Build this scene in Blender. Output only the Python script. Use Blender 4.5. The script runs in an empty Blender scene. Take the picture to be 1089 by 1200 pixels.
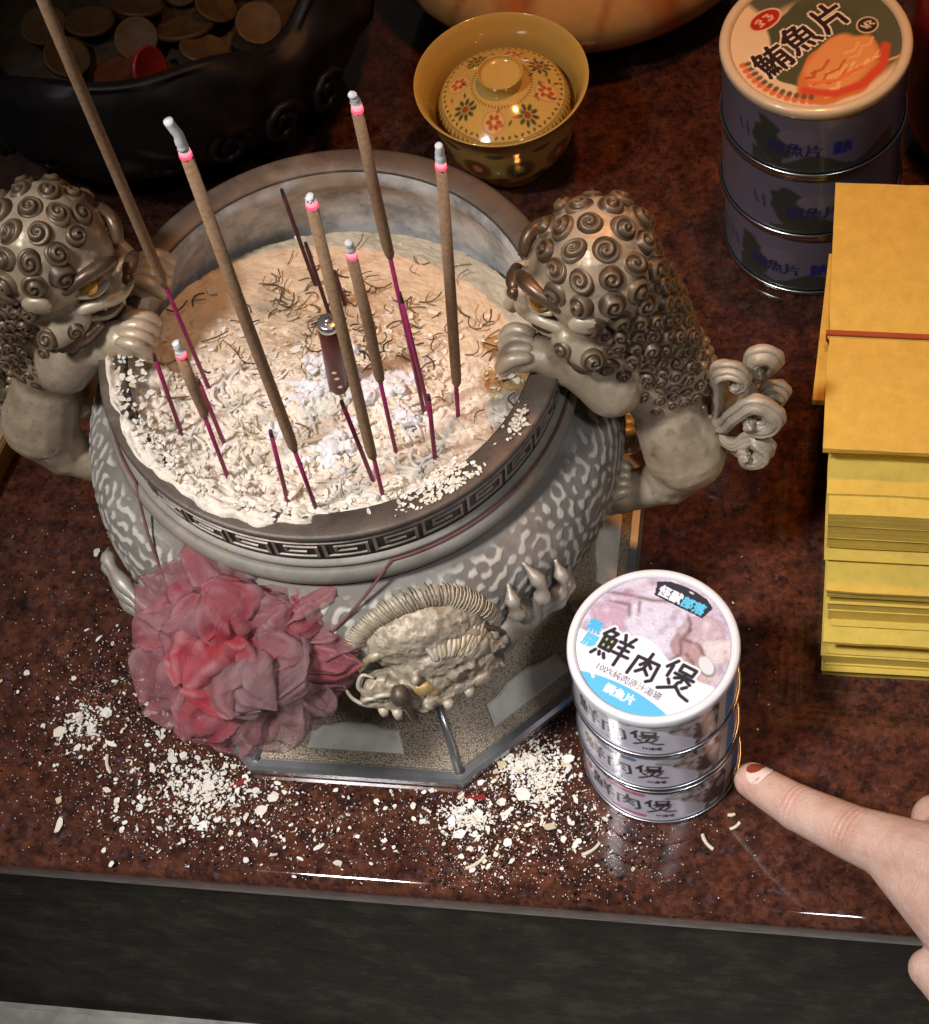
import bpy, bmesh, math, random
import numpy as np
from mathutils import Vector, Matrix, noise as mnoise
from mathutils.bvhtree import BVHTree

random.seed(7); RNG = np.random.default_rng(7)
SC = bpy.context.scene
COL = SC.collection
PI = math.pi

# ------------------------------------------------------------------ camera, world, lights, exposure
cam_d = bpy.data.cameras.new("camera")
cam = bpy.data.objects.new("camera", cam_d); COL.objects.link(cam)
cam_d.sensor_fit = 'VERTICAL'; cam_d.sensor_height = 24.0; cam_d.sensor_width = 24.0
cam_d.lens = 2577.3 / 1200.0 * 24.0
cam_d.clip_start = 0.01; cam_d.clip_end = 50
cam.matrix_world = Matrix(((0.9866, -0.0494, 0.1555, 0.0573), (0.1209, 0.8615, -0.4931, -0.3810),
                           (-0.1096, 0.5053, 0.8560, 0.8541), (0, 0, 0, 1)))
SC.camera = cam

world = bpy.data.worlds.new("World"); SC.world = world; world.use_nodes = True
bgn = world.node_tree.nodes["Background"]
bgn.inputs[0].default_value = (1.0, 0.86, 0.74, 1); bgn.inputs[1].default_value = 0.038

def aim(o, tgt):
    o.rotation_euler = (Vector(tgt) - Vector(o.location)).to_track_quat('-Z', 'Y').to_euler()
def spot(name, loc, tgt, power, color, size, radius, blend=1.0):
    l = bpy.data.lights.new(name, 'SPOT'); l.energy = power; l.color = color
    l.spot_size = math.radians(size); l.spot_blend = blend; l.shadow_soft_size = radius
    o = bpy.data.objects.new(name, l); COL.objects.link(o); o.location = loc; aim(o, tgt); return o
def area(name, loc, tgt, power, color, size, size_y=None):
    l = bpy.data.lights.new(name, 'AREA'); l.energy = power; l.color = color
    l.size = size
    if size_y: l.shape = 'RECTANGLE'; l.size_y = size_y
    o = bpy.data.objects.new(name, l); COL.objects.link(o); o.location = loc; aim(o, tgt); return o
spot("ceiling_lamp_left", (-1.08, -0.88, 2.60), (-0.05, -0.055, 0.0), 470, (1.0, 0.97, 0.95), 16.0, 0.22)
spot("ceiling_lamp_right", (0.86, -0.98, 2.60), (-0.02, -0.07, 0.0), 90, (0.94, 0.96, 1.0), 16.0, 0.15)
spot("altar_lamp_warm", (0.08, 0.36, 0.95), (0.015, 0.225, 0.0), 16.0, (1.0, 0.40, 0.10), 47, 0.035)

SC.view_settings.view_transform = 'Standard'
SC.view_settings.look = 'None'
SC.view_settings.exposure = 0.0
SC.view_settings.gamma = 1.0
SC.cycles.transparent_max_bounces = 24
SC.cycles.max_bounces = 8
SC.cycles.caustics_reflective = False

# ------------------------------------------------------------------ helpers
def tag(o, label=None, cat=None, group=None, kind=None):
    if label: o["label"] = label
    if cat: o["category"] = cat
    if group: o["group"] = group
    if kind: o["kind"] = kind
    return o
def empty(name, loc=(0, 0, 0)):
    o = bpy.data.objects.new(name, None); COL.objects.link(o); o.location = loc
    o.empty_display_size = 0.01; return o
def make_mesh(name, verts, faces, colors=None, smooth=True):
    me = bpy.data.meshes.new(name)
    me.from_pydata([tuple(v) for v in verts], [], [tuple(f) for f in faces])
    if smooth: me.polygons.foreach_set("use_smooth", [True] * len(me.polygons))
    if colors is not None: set_col(me, colors)
    me.update(); return me
def set_col(me, colors):
    a = me.color_attributes.new("Col", 'FLOAT_COLOR', 'POINT')
    c = np.ones((len(me.vertices), 4), np.float32); c[:, :3] = colors
    a.data.foreach_set("color", c.ravel())
def obj(name, me, mat=None, parent=None, loc=None):
    o = bpy.data.objects.new(name, me); COL.objects.link(o)
    if mat and len(me.materials) == 0: me.materials.append(mat)
    if parent:
        o.parent = parent
    if loc: o.location = loc
    return o
def srgb(*c):
    c = np.array(c, float) / 255.0
    return np.where(c <= 0.04045, c / 12.92, ((c + 0.055) / 1.055) ** 2.4)
def merge(parts):
    V = []; F = []; n = 0
    for v, f in parts:
        V += [tuple(p) for p in v]; F += [tuple(i + n for i in q) for q in f]; n += len(v)
    return V, F
def revolve(prof, n=64, close=False):
    V = []; F = []; m = len(prof)
    for k in range(n):
        a = 2 * PI * k / n; c, s = math.cos(a), math.sin(a)
        for r, z in prof: V.append((r * c, r * s, z))
    rng = m if close else m - 1
    for k in range(n):
        k2 = (k + 1) % n
        for i in range(rng):
            j = (i + 1) % m
            F.append((k * m + i, k2 * m + i, k2 * m + j, k * m + j))
    return V, F
def smooth_profile(pts, sub=6):
    P = [Vector((p[0], p[1], 0)) for p in pts]; out = []
    for i in range(len(P) - 1):
        p0 = P[max(i - 1, 0)]; p1 = P[i]; p2 = P[i + 1]; p3 = P[min(i + 2, len(P) - 1)]
        for k in range(sub):
            t = k / sub
            q = 0.5 * ((2 * p1) + (p2 - p0) * t + (2 * p0 - 5 * p1 + 4 * p2 - p3) * t * t + (3 * p1 - p0 - 3 * p2 + p3) * t ** 3)
            out.append((q.x, q.y))
    out.append((P[-1].x, P[-1].y)); return out
def catmull(pts, sub=6):
    P = [Vector(p) for p in pts]; out = []
    for i in range(len(P) - 1):
        p0 = P[max(i - 1, 0)]; p1 = P[i]; p2 = P[i + 1]; p3 = P[min(i + 2, len(P) - 1)]
        for k in range(sub):
            t = k / sub
            out.append(0.5 * ((2 * p1) + (p2 - p0) * t + (2 * p0 - 5 * p1 + 4 * p2 - p3) * t * t + (3 * p1 - p0 - 3 * p2 + p3) * t ** 3))
    out.append(P[-1]); return out
def tube(path, radii, n=10, cap=True):
    P = [Vector(p) for p in path]
    if not hasattr(radii, '__len__'): radii = [radii] * len(P)
    V = []; F = []; up = None
    for i, p in enumerate(P):
        t = (P[min(i + 1, len(P) - 1)] - P[max(i - 1, 0)]).normalized()
        if up is None:
            up = Vector((0, 0, 1)) if abs(t.z) < 0.9 else Vector((1, 0, 0))
        a = (up - t * up.dot(t)).normalized(); b = t.cross(a); up = a
        for k in range(n):
            w = 2 * PI * k / n
            V.append(p + (a * math.cos(w) + b * math.sin(w)) * radii[i])
    m = len(P)
    for i in range(m - 1):
        for k in range(n):
            k2 = (k + 1) % n
            F.append((i * n + k, i * n + k2, (i + 1) * n + k2, (i + 1) * n + k))
    if cap:
        F.append(tuple(range(n - 1, -1, -1))); F.append(tuple((m - 1) * n + k for k in range(n)))
    return V, F
def sphere(c, r, nu=16, nv=10, rot=None):
    if not hasattr(r, '__len__'): r = (r, r, r)
    V = []; F = []
    for i in range(nv + 1):
        th = PI * i / nv
        for k in range(nu):
            ph = 2 * PI * k / nu
            p = Vector((r[0] * math.sin(th) * math.cos(ph), r[1] * math.sin(th) * math.sin(ph), r[2] * math.cos(th)))
            if rot: p = rot @ p
            V.append(p + Vector(c))
    for i in range(nv):
        for k in range(nu):
            k2 = (k + 1) % nu
            F.append((i * nu + k, (i + 1) * nu + k, (i + 1) * nu + k2, i * nu + k2))
    return V, F
def capsule(a, b, ra, rb, n=16):
    a = Vector(a); b = Vector(b); d = (b - a); L = d.length; d.normalize()
    path = []; rad = []
    for k in range(5):
        w = PI / 2 * (1 - k / 5.0); path.append(a - d * ra * math.sin(w)); rad.append(max(ra * math.cos(w), 1e-5))
    for k in range(5):
        t = k / 4.0; path.append(a + d * L * t); rad.append(ra + (rb - ra) * t)
    for k in range(1, 6):
        w = PI / 2 * (k / 5.0); path.append(b + d * rb * math.sin(w)); rad.append(max(rb * math.cos(w), 1e-5))
    return tube(path, rad, n)
def box(x0, x1, y0, y1, z0, z1):
    V = [(x0, y0, z0), (x1, y0, z0), (x1, y1, z0), (x0, y1, z0), (x0, y0, z1), (x1, y0, z1), (x1, y1, z1), (x0, y1, z1)]
    F = [(0, 3, 2, 1), (4, 5, 6, 7), (0, 1, 5, 4), (1, 2, 6, 5), (2, 3, 7, 6), (3, 0, 4, 7)]
    return V, F
def remesh(parts, voxel, smooth=6, fac=0.5):
    V, F = merge(parts)
    me = make_mesh("tmp", V, F)
    bm = bmesh.new(); bm.from_mesh(me); bmesh.ops.recalc_face_normals(bm, faces=bm.faces); bm.to_mesh(me); bm.free()
    o = bpy.data.objects.new("tmp", me); COL.objects.link(o)
    m = o.modifiers.new("r", 'REMESH'); m.mode = 'VOXEL'; m.voxel_size = voxel
    if smooth:
        m = o.modifiers.new("s", 'SMOOTH'); m.factor = fac; m.iterations = smooth
    dg = bpy.context.evaluated_depsgraph_get(); dg.update()
    out = bpy.data.meshes.new_from_object(o.evaluated_get(dg))
    bpy.data.objects.remove(o); bpy.data.meshes.remove(me)
    out.polygons.foreach_set("use_smooth", [True] * len(out.polygons))
    return out
def get_co(me):
    a = np.empty(len(me.vertices) * 3, np.float32); me.vertices.foreach_get("co", a); return a.reshape(-1, 3)
def set_co(me, a):
    me.vertices.foreach_set("co", np.asarray(a, np.float32).ravel()); me.update()
def flip(me):
    bm = bmesh.new(); bm.from_mesh(me); bmesh.ops.reverse_faces(bm, faces=bm.faces); bm.to_mesh(me); bm.free()
def vnoise(p, s):
    return mnoise.noise(Vector((p[0] * s, p[1] * s, p[2] * s)))
def bevel_mesh(me, w, seg=2):
    bm = bmesh.new(); bm.from_mesh(me)
    bmesh.ops.bevel(bm, geom=[e for e in bm.edges if e.is_manifold], offset=w, segments=seg, affect='EDGES', clamp_overlap=True)
    bm.to_mesh(me); bm.free(); return me

# ------------------------------------------------------------------ materials
class NT:
    def __init__(s, name):
        s.m = bpy.data.materials.new(name); s.m.use_nodes = True
        s.t = s.m.node_tree; s.b = s.t.nodes["Principled BSDF"]; s._co = None
    def n(s, typ, **kw):
        o = s.t.nodes.new(typ)
        for k, v in kw.items(): setattr(o, k, v)
        return o
    def link(s, a, b): s.t.links.new(a, b)
    def co(s, kind='Object'):
        if s._co is None: s._co = s.n('ShaderNodeTexCoord')
        return s._co.outputs[kind]
    def noise(s, scale, detail=4, rough=0.55, kind='Object', dist=0.0):
        o = s.n('ShaderNodeTexNoise'); o.inputs['Scale'].default_value = scale; o.inputs['Detail'].default_value = detail
        o.inputs['Roughness'].default_value = rough; o.inputs['Distortion'].default_value = dist
        s.link(s.co(kind), o.inputs['Vector']); return o.outputs['Fac']
    def voronoi(s, scale, feature='F1', out='Distance', rnd=1.0, kind='Object'):
        o = s.n('ShaderNodeTexVoronoi'); o.feature = feature; o.inputs['Scale'].default_value = scale
        o.inputs['Randomness'].default_value = rnd
        s.link(s.co(kind), o.inputs['Vector']); return o.outputs[out]
    def ramp(s, fac, stops, interp='LINEAR'):
        o = s.n('ShaderNodeValToRGB'); o.color_ramp.interpolation = interp
        e = o.color_ramp.elements
        while len(e) < len(stops): e.new(0.5)
        for el, (p, c) in zip(e, stops):
            el.position = p; el.color = (*c, 1) if hasattr(c, '__len__') else (c, c, c, 1)
        s.link(fac, o.inputs[0]); return o.outputs[0]
    def mix(s, fac, a, b, blend='MIX'):
        o = s.n('ShaderNodeMix', data_type='RGBA', blend_type=blend)
        for sock, v in ((o.inputs[0], fac), (o.inputs[6], a), (o.inputs[7], b)):
            if hasattr(v, 'is_linked') or hasattr(v, 'links'): s.link(v, sock)
            elif hasattr(v, '__len__'): sock.default_value = (*v, 1)
            else: sock.default_value = v
        return o.outputs[2]
    def math(s, op, a, b=0.0):
        o = s.n('ShaderNodeMath', operation=op)
        for sock, v in ((o.inputs[0], a), (o.inputs[1], b)):
            if hasattr(v, 'links'): s.link(v, sock)
            else: sock.default_value = v
        return o.outputs[0]
    def col(s, c): return s.setin('Base Color', c)
    def setin(s, k, v):
        i = s.b.inputs[k]
        if hasattr(v, 'links'): s.link(v, i)
        elif hasattr(v, '__len__'): i.default_value = (*v, 1) if len(v) == 3 and i.type == 'RGBA' else v
        else: i.default_value = v
        return s
    def bump(s, h, strength=0.3, dist=0.001):
        o = s.n('ShaderNodeBump'); o.inputs['Strength'].default_value = strength; o.inputs['Distance'].default_value = dist
        s.link(h, o.inputs['Height']); s.link(o.outputs[0], s.b.inputs['Normal']); return s
    def attr(s, name="Col"):
        o = s.n('ShaderNodeAttribute'); o.attribute_name = name; return o.outputs['Color']
    def pointiness(s):
        return s.n('ShaderNodeNewGeometry').outputs['Pointiness']

def simple(name, color, rough=0.5, metal=0.0, var=0.12, scale=120, bump=0.0, **kw):
    t = NT(name); c = np.array(color)
    t.col(t.ramp(t.noise(scale), [(0.3, tuple(c * (1 - var))), (0.7, tuple(np.minimum(c * (1 + var), 1)))]))
    t.setin('Roughness', rough).setin('Metallic', metal)
    for k, v in kw.items(): t.setin(k, v)
    if bump: t.bump(t.noise(scale * 3), bump, 0.0005)
    return t.m
def attr_mat(name, rough=0.4, metal=0.0, grain=0.05, scale=600, bump=0.0, **kw):
    t = NT(name)
    g = t.ramp(t.noise(scale), [(0.3, 1 - grain), (0.7, 1.0)])
    t.col(t.mix(1.0, t.attr(), g, 'MULTIPLY')); t.setin('Roughness', rough).setin('Metallic', metal)
    for k, v in kw.items(): t.setin(k, v)
    if bump: t.bump(t.noise(scale), bump, 0.0005)
    return t.m

# granite
t = NT("granite_red")
n1 = t.noise(110, 10, 0.74)
base = t.ramp(n1, [(0.34, (0.020, 0.010, 0.009)), (0.45, (0.052, 0.019, 0.013)), (0.54, (0.086, 0.030, 0.018)), (0.66, (0.118, 0.042, 0.023)), (0.78, (0.078, 0.032, 0.023))])
nc = t.n('ShaderNodeTexNoise'); nc.inputs['Scale'].default_value = 500; t.link(t.co(), nc.inputs['Vector'])
jit = t.n('ShaderNodeVectorMath', operation='MULTIPLY_ADD'); t.link(nc.outputs['Color'], jit.inputs[0]); jit.inputs[1].default_value = (0.004,) * 3; t.link(t.co(), jit.inputs[2])
vc = t.n('ShaderNodeTexVoronoi'); vc.inputs['Scale'].default_value = 480; t.link(jit.outputs[0], vc.inputs['Vector'])
sep = t.n('ShaderNodeSeparateColor'); t.link(vc.outputs['Color'], sep.inputs[0])
c1 = t.mix(0.6, base, t.mix(1.0, base, t.ramp(sep.outputs[0], [(0.0, 0.55), (0.5, 1.0), (1.0, 1.45)]), 'MULTIPLY'))
dk = t.math('MULTIPLY', t.ramp(sep.outputs[1], [(0.08, 1.0), (0.14, 0.0)]), 0.5)
c2 = t.mix(dk, c1, (0.008, 0.006, 0.008))
bl = t.math('MULTIPLY', t.ramp(sep.outputs[2], [(0.92, 0.0), (0.96, 0.8)]), t.ramp(t.noise(45, 2), [(0.42, 0.0), (0.6, 0.55)]))
c3 = t.mix(bl, c2, (0.080, 0.068, 0.098))
big = t.ramp(t.noise(30, 3), [(0.35, 0.78), (0.65, 1.12)])
c4 = t.mix(1.0, c3, big, 'MULTIPLY')
t.col(c4); t.setin('Roughness', t.ramp(t.noise(120, 5), [(0.35, 0.03), (0.75, 0.11)])); t.setin('IOR', 1.55)
M_granite = t.m

t = NT("dark_painted_wood")
g = t.noise(42, 8, 0.75)
map_ = t.n('ShaderNodeMapping'); map_.inputs['Scale'].default_value = (8, 8, 90); t.link(t.co(), map_.inputs[0])
gr = t.n('ShaderNodeTexNoise'); gr.inputs['Scale'].default_value = 6; gr.inputs['Detail'].default_value = 5; t.link(map_.outputs[0], gr.inputs['Vector'])
c = t.ramp(g, [(0.38, (0.009, 0.0075, 0.005)), (0.50, (0.024, 0.020, 0.014)), (0.62, (0.062, 0.052, 0.038))])
c = t.mix(0.30, c, t.ramp(gr.outputs['Fac'], [(0.40, (0.006, 0.005, 0.004)), (0.62, (0.042, 0.034, 0.028))]))
spk = t.ramp(t.noise(260, 4, 0.7), [(0.64, 0.0), (0.72, 1.0)])
c = t.mix(t.math('MULTIPLY', spk, 0.35), c, (0.25, 0.23, 0.21))
t.col(c); t.setin('Roughness', 0.6).setin('Specular IOR Level', 0.12); t.bump(gr.outputs['Fac'], 0.3, 0.0008)
M_wood = t.m
M_ledge = simple("grey_ledge_stone", (0.33, 0.31, 0.28), 0.6, var=0.35, scale=70, bump=0.2)

# burner metals
t = NT("pewter_cloud_relief")   # vertex colour = raised worm pattern
dirt = t.noise(55, 6, 0.65)
c = t.mix(t.ramp(dirt, [(0.46, 0.0), (0.76, 0.5)]), t.attr(), (0.42, 0.40, 0.38))
c = t.mix(t.ramp(t.noise(24, 3), [(0.55, 0.0), (0.8, 0.35)]), c, (0.14, 0.085, 0.04))
t.col(c); t.setin('Roughness', 0.7).setin('Metallic', 0.1).setin('Specular IOR Level', 0.3); t.bump(t.noise(900, 3), 0.2, 0.0003)
M_bowl = t.m
def metal_dusty(name, base, dust, brown, rough=0.42, metal=0.45, sc=60, bump=0.2, pt=True):
    t = NT(name)
    c = t.ramp(t.noise(sc, 6, 0.62), [(0.32, tuple(np.array(base) * 0.75)), (0.68, tuple(np.array(base) * 1.25))])
    if pt:
        cav = t.ramp(t.pointiness(), [(0.43, 1.0), (0.5, 0.0)])
        c = t.mix(t.math('MULTIPLY', cav, 0.75), c, brown)
        edge = t.ramp(t.pointiness(), [(0.51, 0.0), (0.60, 0.8)])
        c = t.mix(edge, c, dust)
    c = t.mix(t.ramp(t.noise(sc * 0.6, 5, 0.6, dist=0.5), [(0.52, 0.0), (0.72, 0.6)]), c, dust)
    c = t.mix(t.ramp(t.noise(sc * 0.5, 6, 0.65), [(0.55, 0.0), (0.72, 0.7)]), c, brown)
    c = t.mix(t.ramp(t.noise(sc * 4, 4, 0.7), [(0.58, 0.0), (0.72, 0.45)]), c, tuple(np.array(brown) * 0.7))
    t.col(c); t.setin('Roughness', rough).setin('Metallic', metal); t.bump(t.noise(sc * 9, 4), bump, 0.0006)
    return t.m
M_lion = metal_dusty("pewter_lion", (0.45, 0.355, 0.25), (0.62, 0.52, 0.38), (0.15, 0.088, 0.042), 0.40, 0.22, bump=0.3)
M_rim = metal_dusty("bronze_rim", (0.105, 0.080, 0.064), (0.24, 0.20, 0.17), (0.05, 0.033, 0.022), 0.5, 0.3, 80, pt=False)
M_mould = metal_dusty("pewter_moulding", (0.27, 0.245, 0.215), (0.45, 0.42, 0.37), (0.20, 0.13, 0.05), 0.6, 0.15, 50, pt=False)
M_band = simple("meander_ground", (0.035, 0.030, 0.027), 0.5, 0.3, 0.4, 200)
M_fret = simple("meander_line", (0.33, 0.29, 0.25), 0.4, 0.5, 0.3, 150)
M_dragon = metal_dusty("pewter_dragon", (0.34, 0.285, 0.215), (0.52, 0.455, 0.355), (0.13, 0.08, 0.04), 0.52, 0.22, 70, 0.35)
M_dragon_gold = metal_dusty("worn_gilding", (0.36, 0.265, 0.14), (0.46, 0.39, 0.28), (0.10, 0.07, 0.05), 0.5, 0.25, 110)
M_gold_worn = simple("worn_gold_leaf", (0.45, 0.32, 0.14), 0.42, 0.35, 0.35, 200, 0.3)
M_claw = metal_dusty("pewter_claw", (0.22, 0.185, 0.15), (0.44, 0.40, 0.34), (0.08, 0.055, 0.035), 0.45, 0.3, 80)
M_tail = metal_dusty("pewter_tail", (0.34, 0.28, 0.205), (0.52, 0.45, 0.34), (0.10, 0.065, 0.035), 0.5, 0.2, 110, 0.3)
M_tooth = simple("worn_ivory_metal", (0.50, 0.44, 0.34), 0.5, 0.1, 0.3, 160)
M_curl_dark = simple("dark_patina", (0.09, 0.065, 0.048), 0.45, 0.35, 0.4, 120)
M_darkmetal = simple("blackened_metal", (0.05, 0.045, 0.045), 0.35, 0.6, 0.3, 100)
M_gold = simple("bright_gilding", (0.62, 0.36, 0.08), 0.28, 0.9, 0.2, 150)
M_chrome = simple("pedestal_edge_metal", (0.42, 0.43, 0.44), 0.25, 0.8, 0.15, 100)
t = NT("pedestal_pebbled")
v = t.voronoi(1250, rnd=0.9)
c = t.ramp(v, [(0.0, (0.54, 0.45, 0.34)), (0.45, (0.37, 0.30, 0.22)), (0.8, (0.17, 0.13, 0.09))])
c = t.mix(t.ramp(t.noise(45, 4), [(0.5, 0.0), (0.75, 0.5)]), c, (0.42, 0.38, 0.31))
t.col(c); t.setin('Roughness', 0.5).setin('Metallic', 0.35); t.bump(t.math('MULTIPLY', v, -1.0), 0.5, 0.0008)
M_pebble = t.m
M_plaque = simple("plaque_stone_grey", (0.60, 0.57, 0.50), 0.65, 0.0, 0.2, 90, 0.2)
t = NT("bowl_inner_ashy")
c = t.ramp(t.noise(60, 6, 0.65), [(0.36, (0.26, 0.26, 0.26)), (0.5, (0.48, 0.49, 0.50)), (0.62, (0.66, 0.66, 0.66))])
c = t.mix(t.ramp(t.noise(17, 3, 0.5, dist=0.8), [(0.56, 0.0), (0.62, 0.75)]), c, (0.33, 0.22, 0.11))
t.col(c); t.setin('Roughness', 0.75); t.bump(t.noise(350, 4), 0.3, 0.0006)
M_inner = t.m
t = NT("curl_bronze")
c = t.mix(t.ramp(t.noise(120, 5, 0.65), [(0.48, 0.0), (0.70, 0.45)]), t.attr(), (0.42, 0.33, 0.21))
t.col(c); t.setin('Roughness', 0.42).setin('Metallic', 0.25)
M_curl = t.m

# ash
t = NT("sand_ash")
c = t.ramp(t.noise(120, 6, 0.65), [(0.3, (0.55, 0.45, 0.335)), (0.55, (0.68, 0.57, 0.43)), (0.75, (0.76, 0.66, 0.53))])
c = t.mix(1.0, c, t.attr(), 'MULTIPLY')
t.col(c); t.setin('Roughness', 0.95).setin('Specular IOR Level', 0.1); t.bump(t.noise(900, 4), 0.5, 0.0008)
M_sand = t.m
M_flake = attr_mat("ash_flake", 0.95, grain=0.10, scale=700, bump=0.3, **{'Specular IOR Level': 0.1})
# incense
M_coat = simple("incense_powder_coat", (0.37, 0.225, 0.13), 0.9, 0, 0.22, 600, 0.5, **{'Specular IOR Level': 0.15})
M_stem = simple("dyed_bamboo_magenta", (0.30, 0.018, 0.095), 0.6, 0, 0.25, 300)
M_stem_dark = simple("charred_bamboo_maroon", (0.085, 0.018, 0.025), 0.6, 0, 0.35, 250)
M_tipash = simple("spent_incense_ash", (0.88, 0.87, 0.87), 0.95, 0, 0.06, 900, 0.2)
t = NT("glowing_ember"); t.col((0.5, 0.05, 0.08)); t.setin('Emission Color', (1.0, 0.06, 0.14)); t.setin('Emission Strength', 1.6)
M_ember = t.m
t = NT("glowing_ember_core"); t.col((0.6, 0.3, 0.3)); t.setin('Emission Color', (1.0, 0.34, 0.40)); t.setin('Emission Strength', 1.0)
M_core = t.m
M_tube = simple("dark_red_lacquer", (0.10, 0.016, 0.016), 0.32, 0, 0.2, 200)
M_silver = simple("bright_tin", (0.62, 0.62, 0.62), 0.25, 0.9, 0.1, 200)
M_goldprint = simple("pale_gold_print", (0.75, 0.62, 0.42), 0.4, 0.2, 0.1, 200)
# cans
M_tin = attr_mat("printed_tin", 0.36, 0.10, grain=0.04, **{'Coat Weight': 0.7, 'Coat Roughness': 0.08})
M_print = attr_mat("printed_label", 0.5, grain=0.04, **{'Specular IOR Level': 0.25, 'Coat Weight': 0.12, 'Coat Roughness': 0.05})
M_whiterim = simple("white_enamel_rim", (0.72, 0.72, 0.76), 0.28, 0, 0.03, 150, **{'Coat Weight': 0.4})
M_creamrim = simple("cream_enamel_rim", (0.66, 0.52, 0.34), 0.3, 0, 0.04, 150, **{'Coat Weight': 0.4})
M_seam = simple("tin_seam", (0.50, 0.51, 0.54), 0.22, 1.0, 0.06, 200)
# porcelain
M_glaze = attr_mat("painted_yellow_porcelain", 0.12, grain=0.05, scale=200, **{'Coat Weight': 0.6, 'Coat Roughness': 0.04})
# paper
def paper_mat(name, c, edge=False):
    t = NT(name); c = np.array(c)
    b = t.ramp(t.noise(150, 6, 0.7), [(0.3, tuple(c * 0.88)), (0.7, tuple(np.minimum(c * 1.08, 1)))])
    f = t.ramp(t.noise(700, 2), [(0.62, 0.0), (0.72, 0.25)])
    b = t.mix(f, b, tuple(c * 0.6))
    if edge:
        mp = t.n('ShaderNodeMapping'); mp.inputs['Scale'].default_value = (3, 3, 900); t.link(t.co(), mp.inputs[0])
        nn = t.n('ShaderNodeTexNoise'); nn.inputs['Scale'].default_value = 1.0; nn.inputs['Detail'].default_value = 3; t.link(mp.outputs[0], nn.inputs['Vector'])
        b = t.mix(0.28, b, t.mix(1.0, b, t.ramp(nn.outputs['Fac'], [(0.35, 0.35), (0.65, 1.1)]), 'MULTIPLY'))
        t.bump(nn.outputs['Fac'], 0.25, 0.0005)
    else: t.bump(t.noise(500, 4), 0.25, 0.0004)
    t.col(b); t.setin('Roughness', 0.85).setin('Specular IOR Level', 0.25); return t.m
M_paper = paper_mat("joss_paper_yellow", (0.63, 0.45, 0.085), True)
M_paper_top = paper_mat("joss_paper_orange", (0.62, 0.385, 0.07))
M_rubber = simple("red_rubber_band", (0.30, 0.045, 0.015), 0.5, 0, 0.15, 200)
# organza
def organza(name, c, alpha):
    t = NT(name); c = np.array(c)
    b = t.ramp(t.noise(55, 6, 0.65), [(0.36, tuple(c)), (0.66, tuple(c * 0.6 + np.array((0.13, 0.09, 0.095))))])
    edge = t.ramp(t.pointiness(), [(0.515, 0.0), (0.60, 0.75)])
    b = t.mix(edge, b, tuple(c * 0.35 + np.array((0.34, 0.25, 0.27))))
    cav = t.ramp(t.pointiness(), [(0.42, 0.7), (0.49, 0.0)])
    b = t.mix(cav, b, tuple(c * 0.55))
    t.col(b); t.setin('Roughness', 0.6); t.setin('Alpha', t.ramp(t.noise(40, 4), [(0.3, alpha - 0.12), (0.7, min(1, alpha + 0.10))]))
    t.setin('Specular IOR Level', 0.3); t.bump(t.noise(150, 5, 0.7), 0.5, 0.0014)
    return t.m
M_org = [organza("red_organza", (0.33, 0.045, 0.060), 0.60), organza("rose_organza_dusty", (0.27, 0.080, 0.092), 0.52),
         organza("deep_red_organza", (0.38, 0.026, 0.040), 0.68), organza("grey_rose_organza", (0.23, 0.105, 0.112), 0.48)]
M_cord = simple("faded_red_cord", (0.15, 0.055, 0.055), 0.7, 0, 0.25, 200)
# skin
t = NT("skin")
c = t.ramp(t.noise(60, 6, 0.7), [(0.3, (0.46, 0.265, 0.205)), (0.5, (0.55, 0.355, 0.285)), (0.7, (0.61, 0.43, 0.36))])
c = t.mix(1.0, c, t.attr(), 'MULTIPLY')
t.col(c); t.setin('Roughness', 0.45).setin('Subsurface Weight', 0.25).setin('Subsurface Scale', 0.006)
t.setin('Subsurface Radius', (1.0, 0.35, 0.2))
t.bump(t.math('ADD', t.math('MULTIPLY', t.voronoi(1100), 0.6), t.noise(450, 4)), 0.38, 0.0007)
M_skin = t.m
M_nail = attr_mat("lacquered_nail", 0.12, grain=0.04, **{'Coat Weight': 0.8, 'Coat Roughness': 0.05})
M_blackglass = simple("black_lacquer_bowl", (0.009, 0.008, 0.009), 0.45, 0, 0.4, 90, 0.2, **{'Specular IOR Level': 0.25})
M_coin = simple("tarnished_gold_coin", (0.080, 0.042, 0.012), 0.6, 0.15, 0.35, 120)
M_redfoil = simple("red_foil", (0.26, 0.022, 0.018), 0.4, 0.1, 0.25, 120)
M_orange = attr_mat("orange_glaze", 0.35, grain=0.12, scale=120)
M_brass = simple("brass_edge", (0.36, 0.25, 0.10), 0.4, 0.7, 0.2, 100)

# ------------------------------------------------------------------ the setting
def slab():
    # bullnosed granite top: section in y,z swept along x
    y0, yb, t = -0.0715, 1.05, 0.0165
    sec = [(yb, 0.0)]
    for k in range(9):
        a = PI / 2 * k / 8; sec.append((y0 + 0.007 - 0.007 * math.sin(a), -0.007 + 0.007 * math.cos(a)))
    for k in range(5):
        a = PI / 2 * k / 4; sec.append((y0 + 0.0012 - 0.0012 * math.cos(a), -t + 0.0012 - 0.0012 * math.sin(a)))
    sec.append((yb, -t))
    V = []; F = []; m = len(sec); xs = (-1.0, 0.9)
    for x in xs: V += [(x, y, z) for y, z in sec]
    for i in range(m):
        j = (i + 1) % m; F.append((i, j, m + j, m + i))
    F.append(tuple(range(m - 1, -1, -1))); F.append(tuple(m + i for i in range(m)))
    return V, F
me = make_mesh("tabletop", *slab(), smooth=False)
bm = bmesh.new(); bm.from_mesh(me); bmesh.ops.recalc_face_normals(bm, faces=bm.faces); bm.to_mesh(me); bm.free()
for p in me.polygons: p.use_smooth = abs(p.normal.x) < 0.5
o = obj("tabletop", me, M_granite); tag(o, kind="structure")
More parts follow.
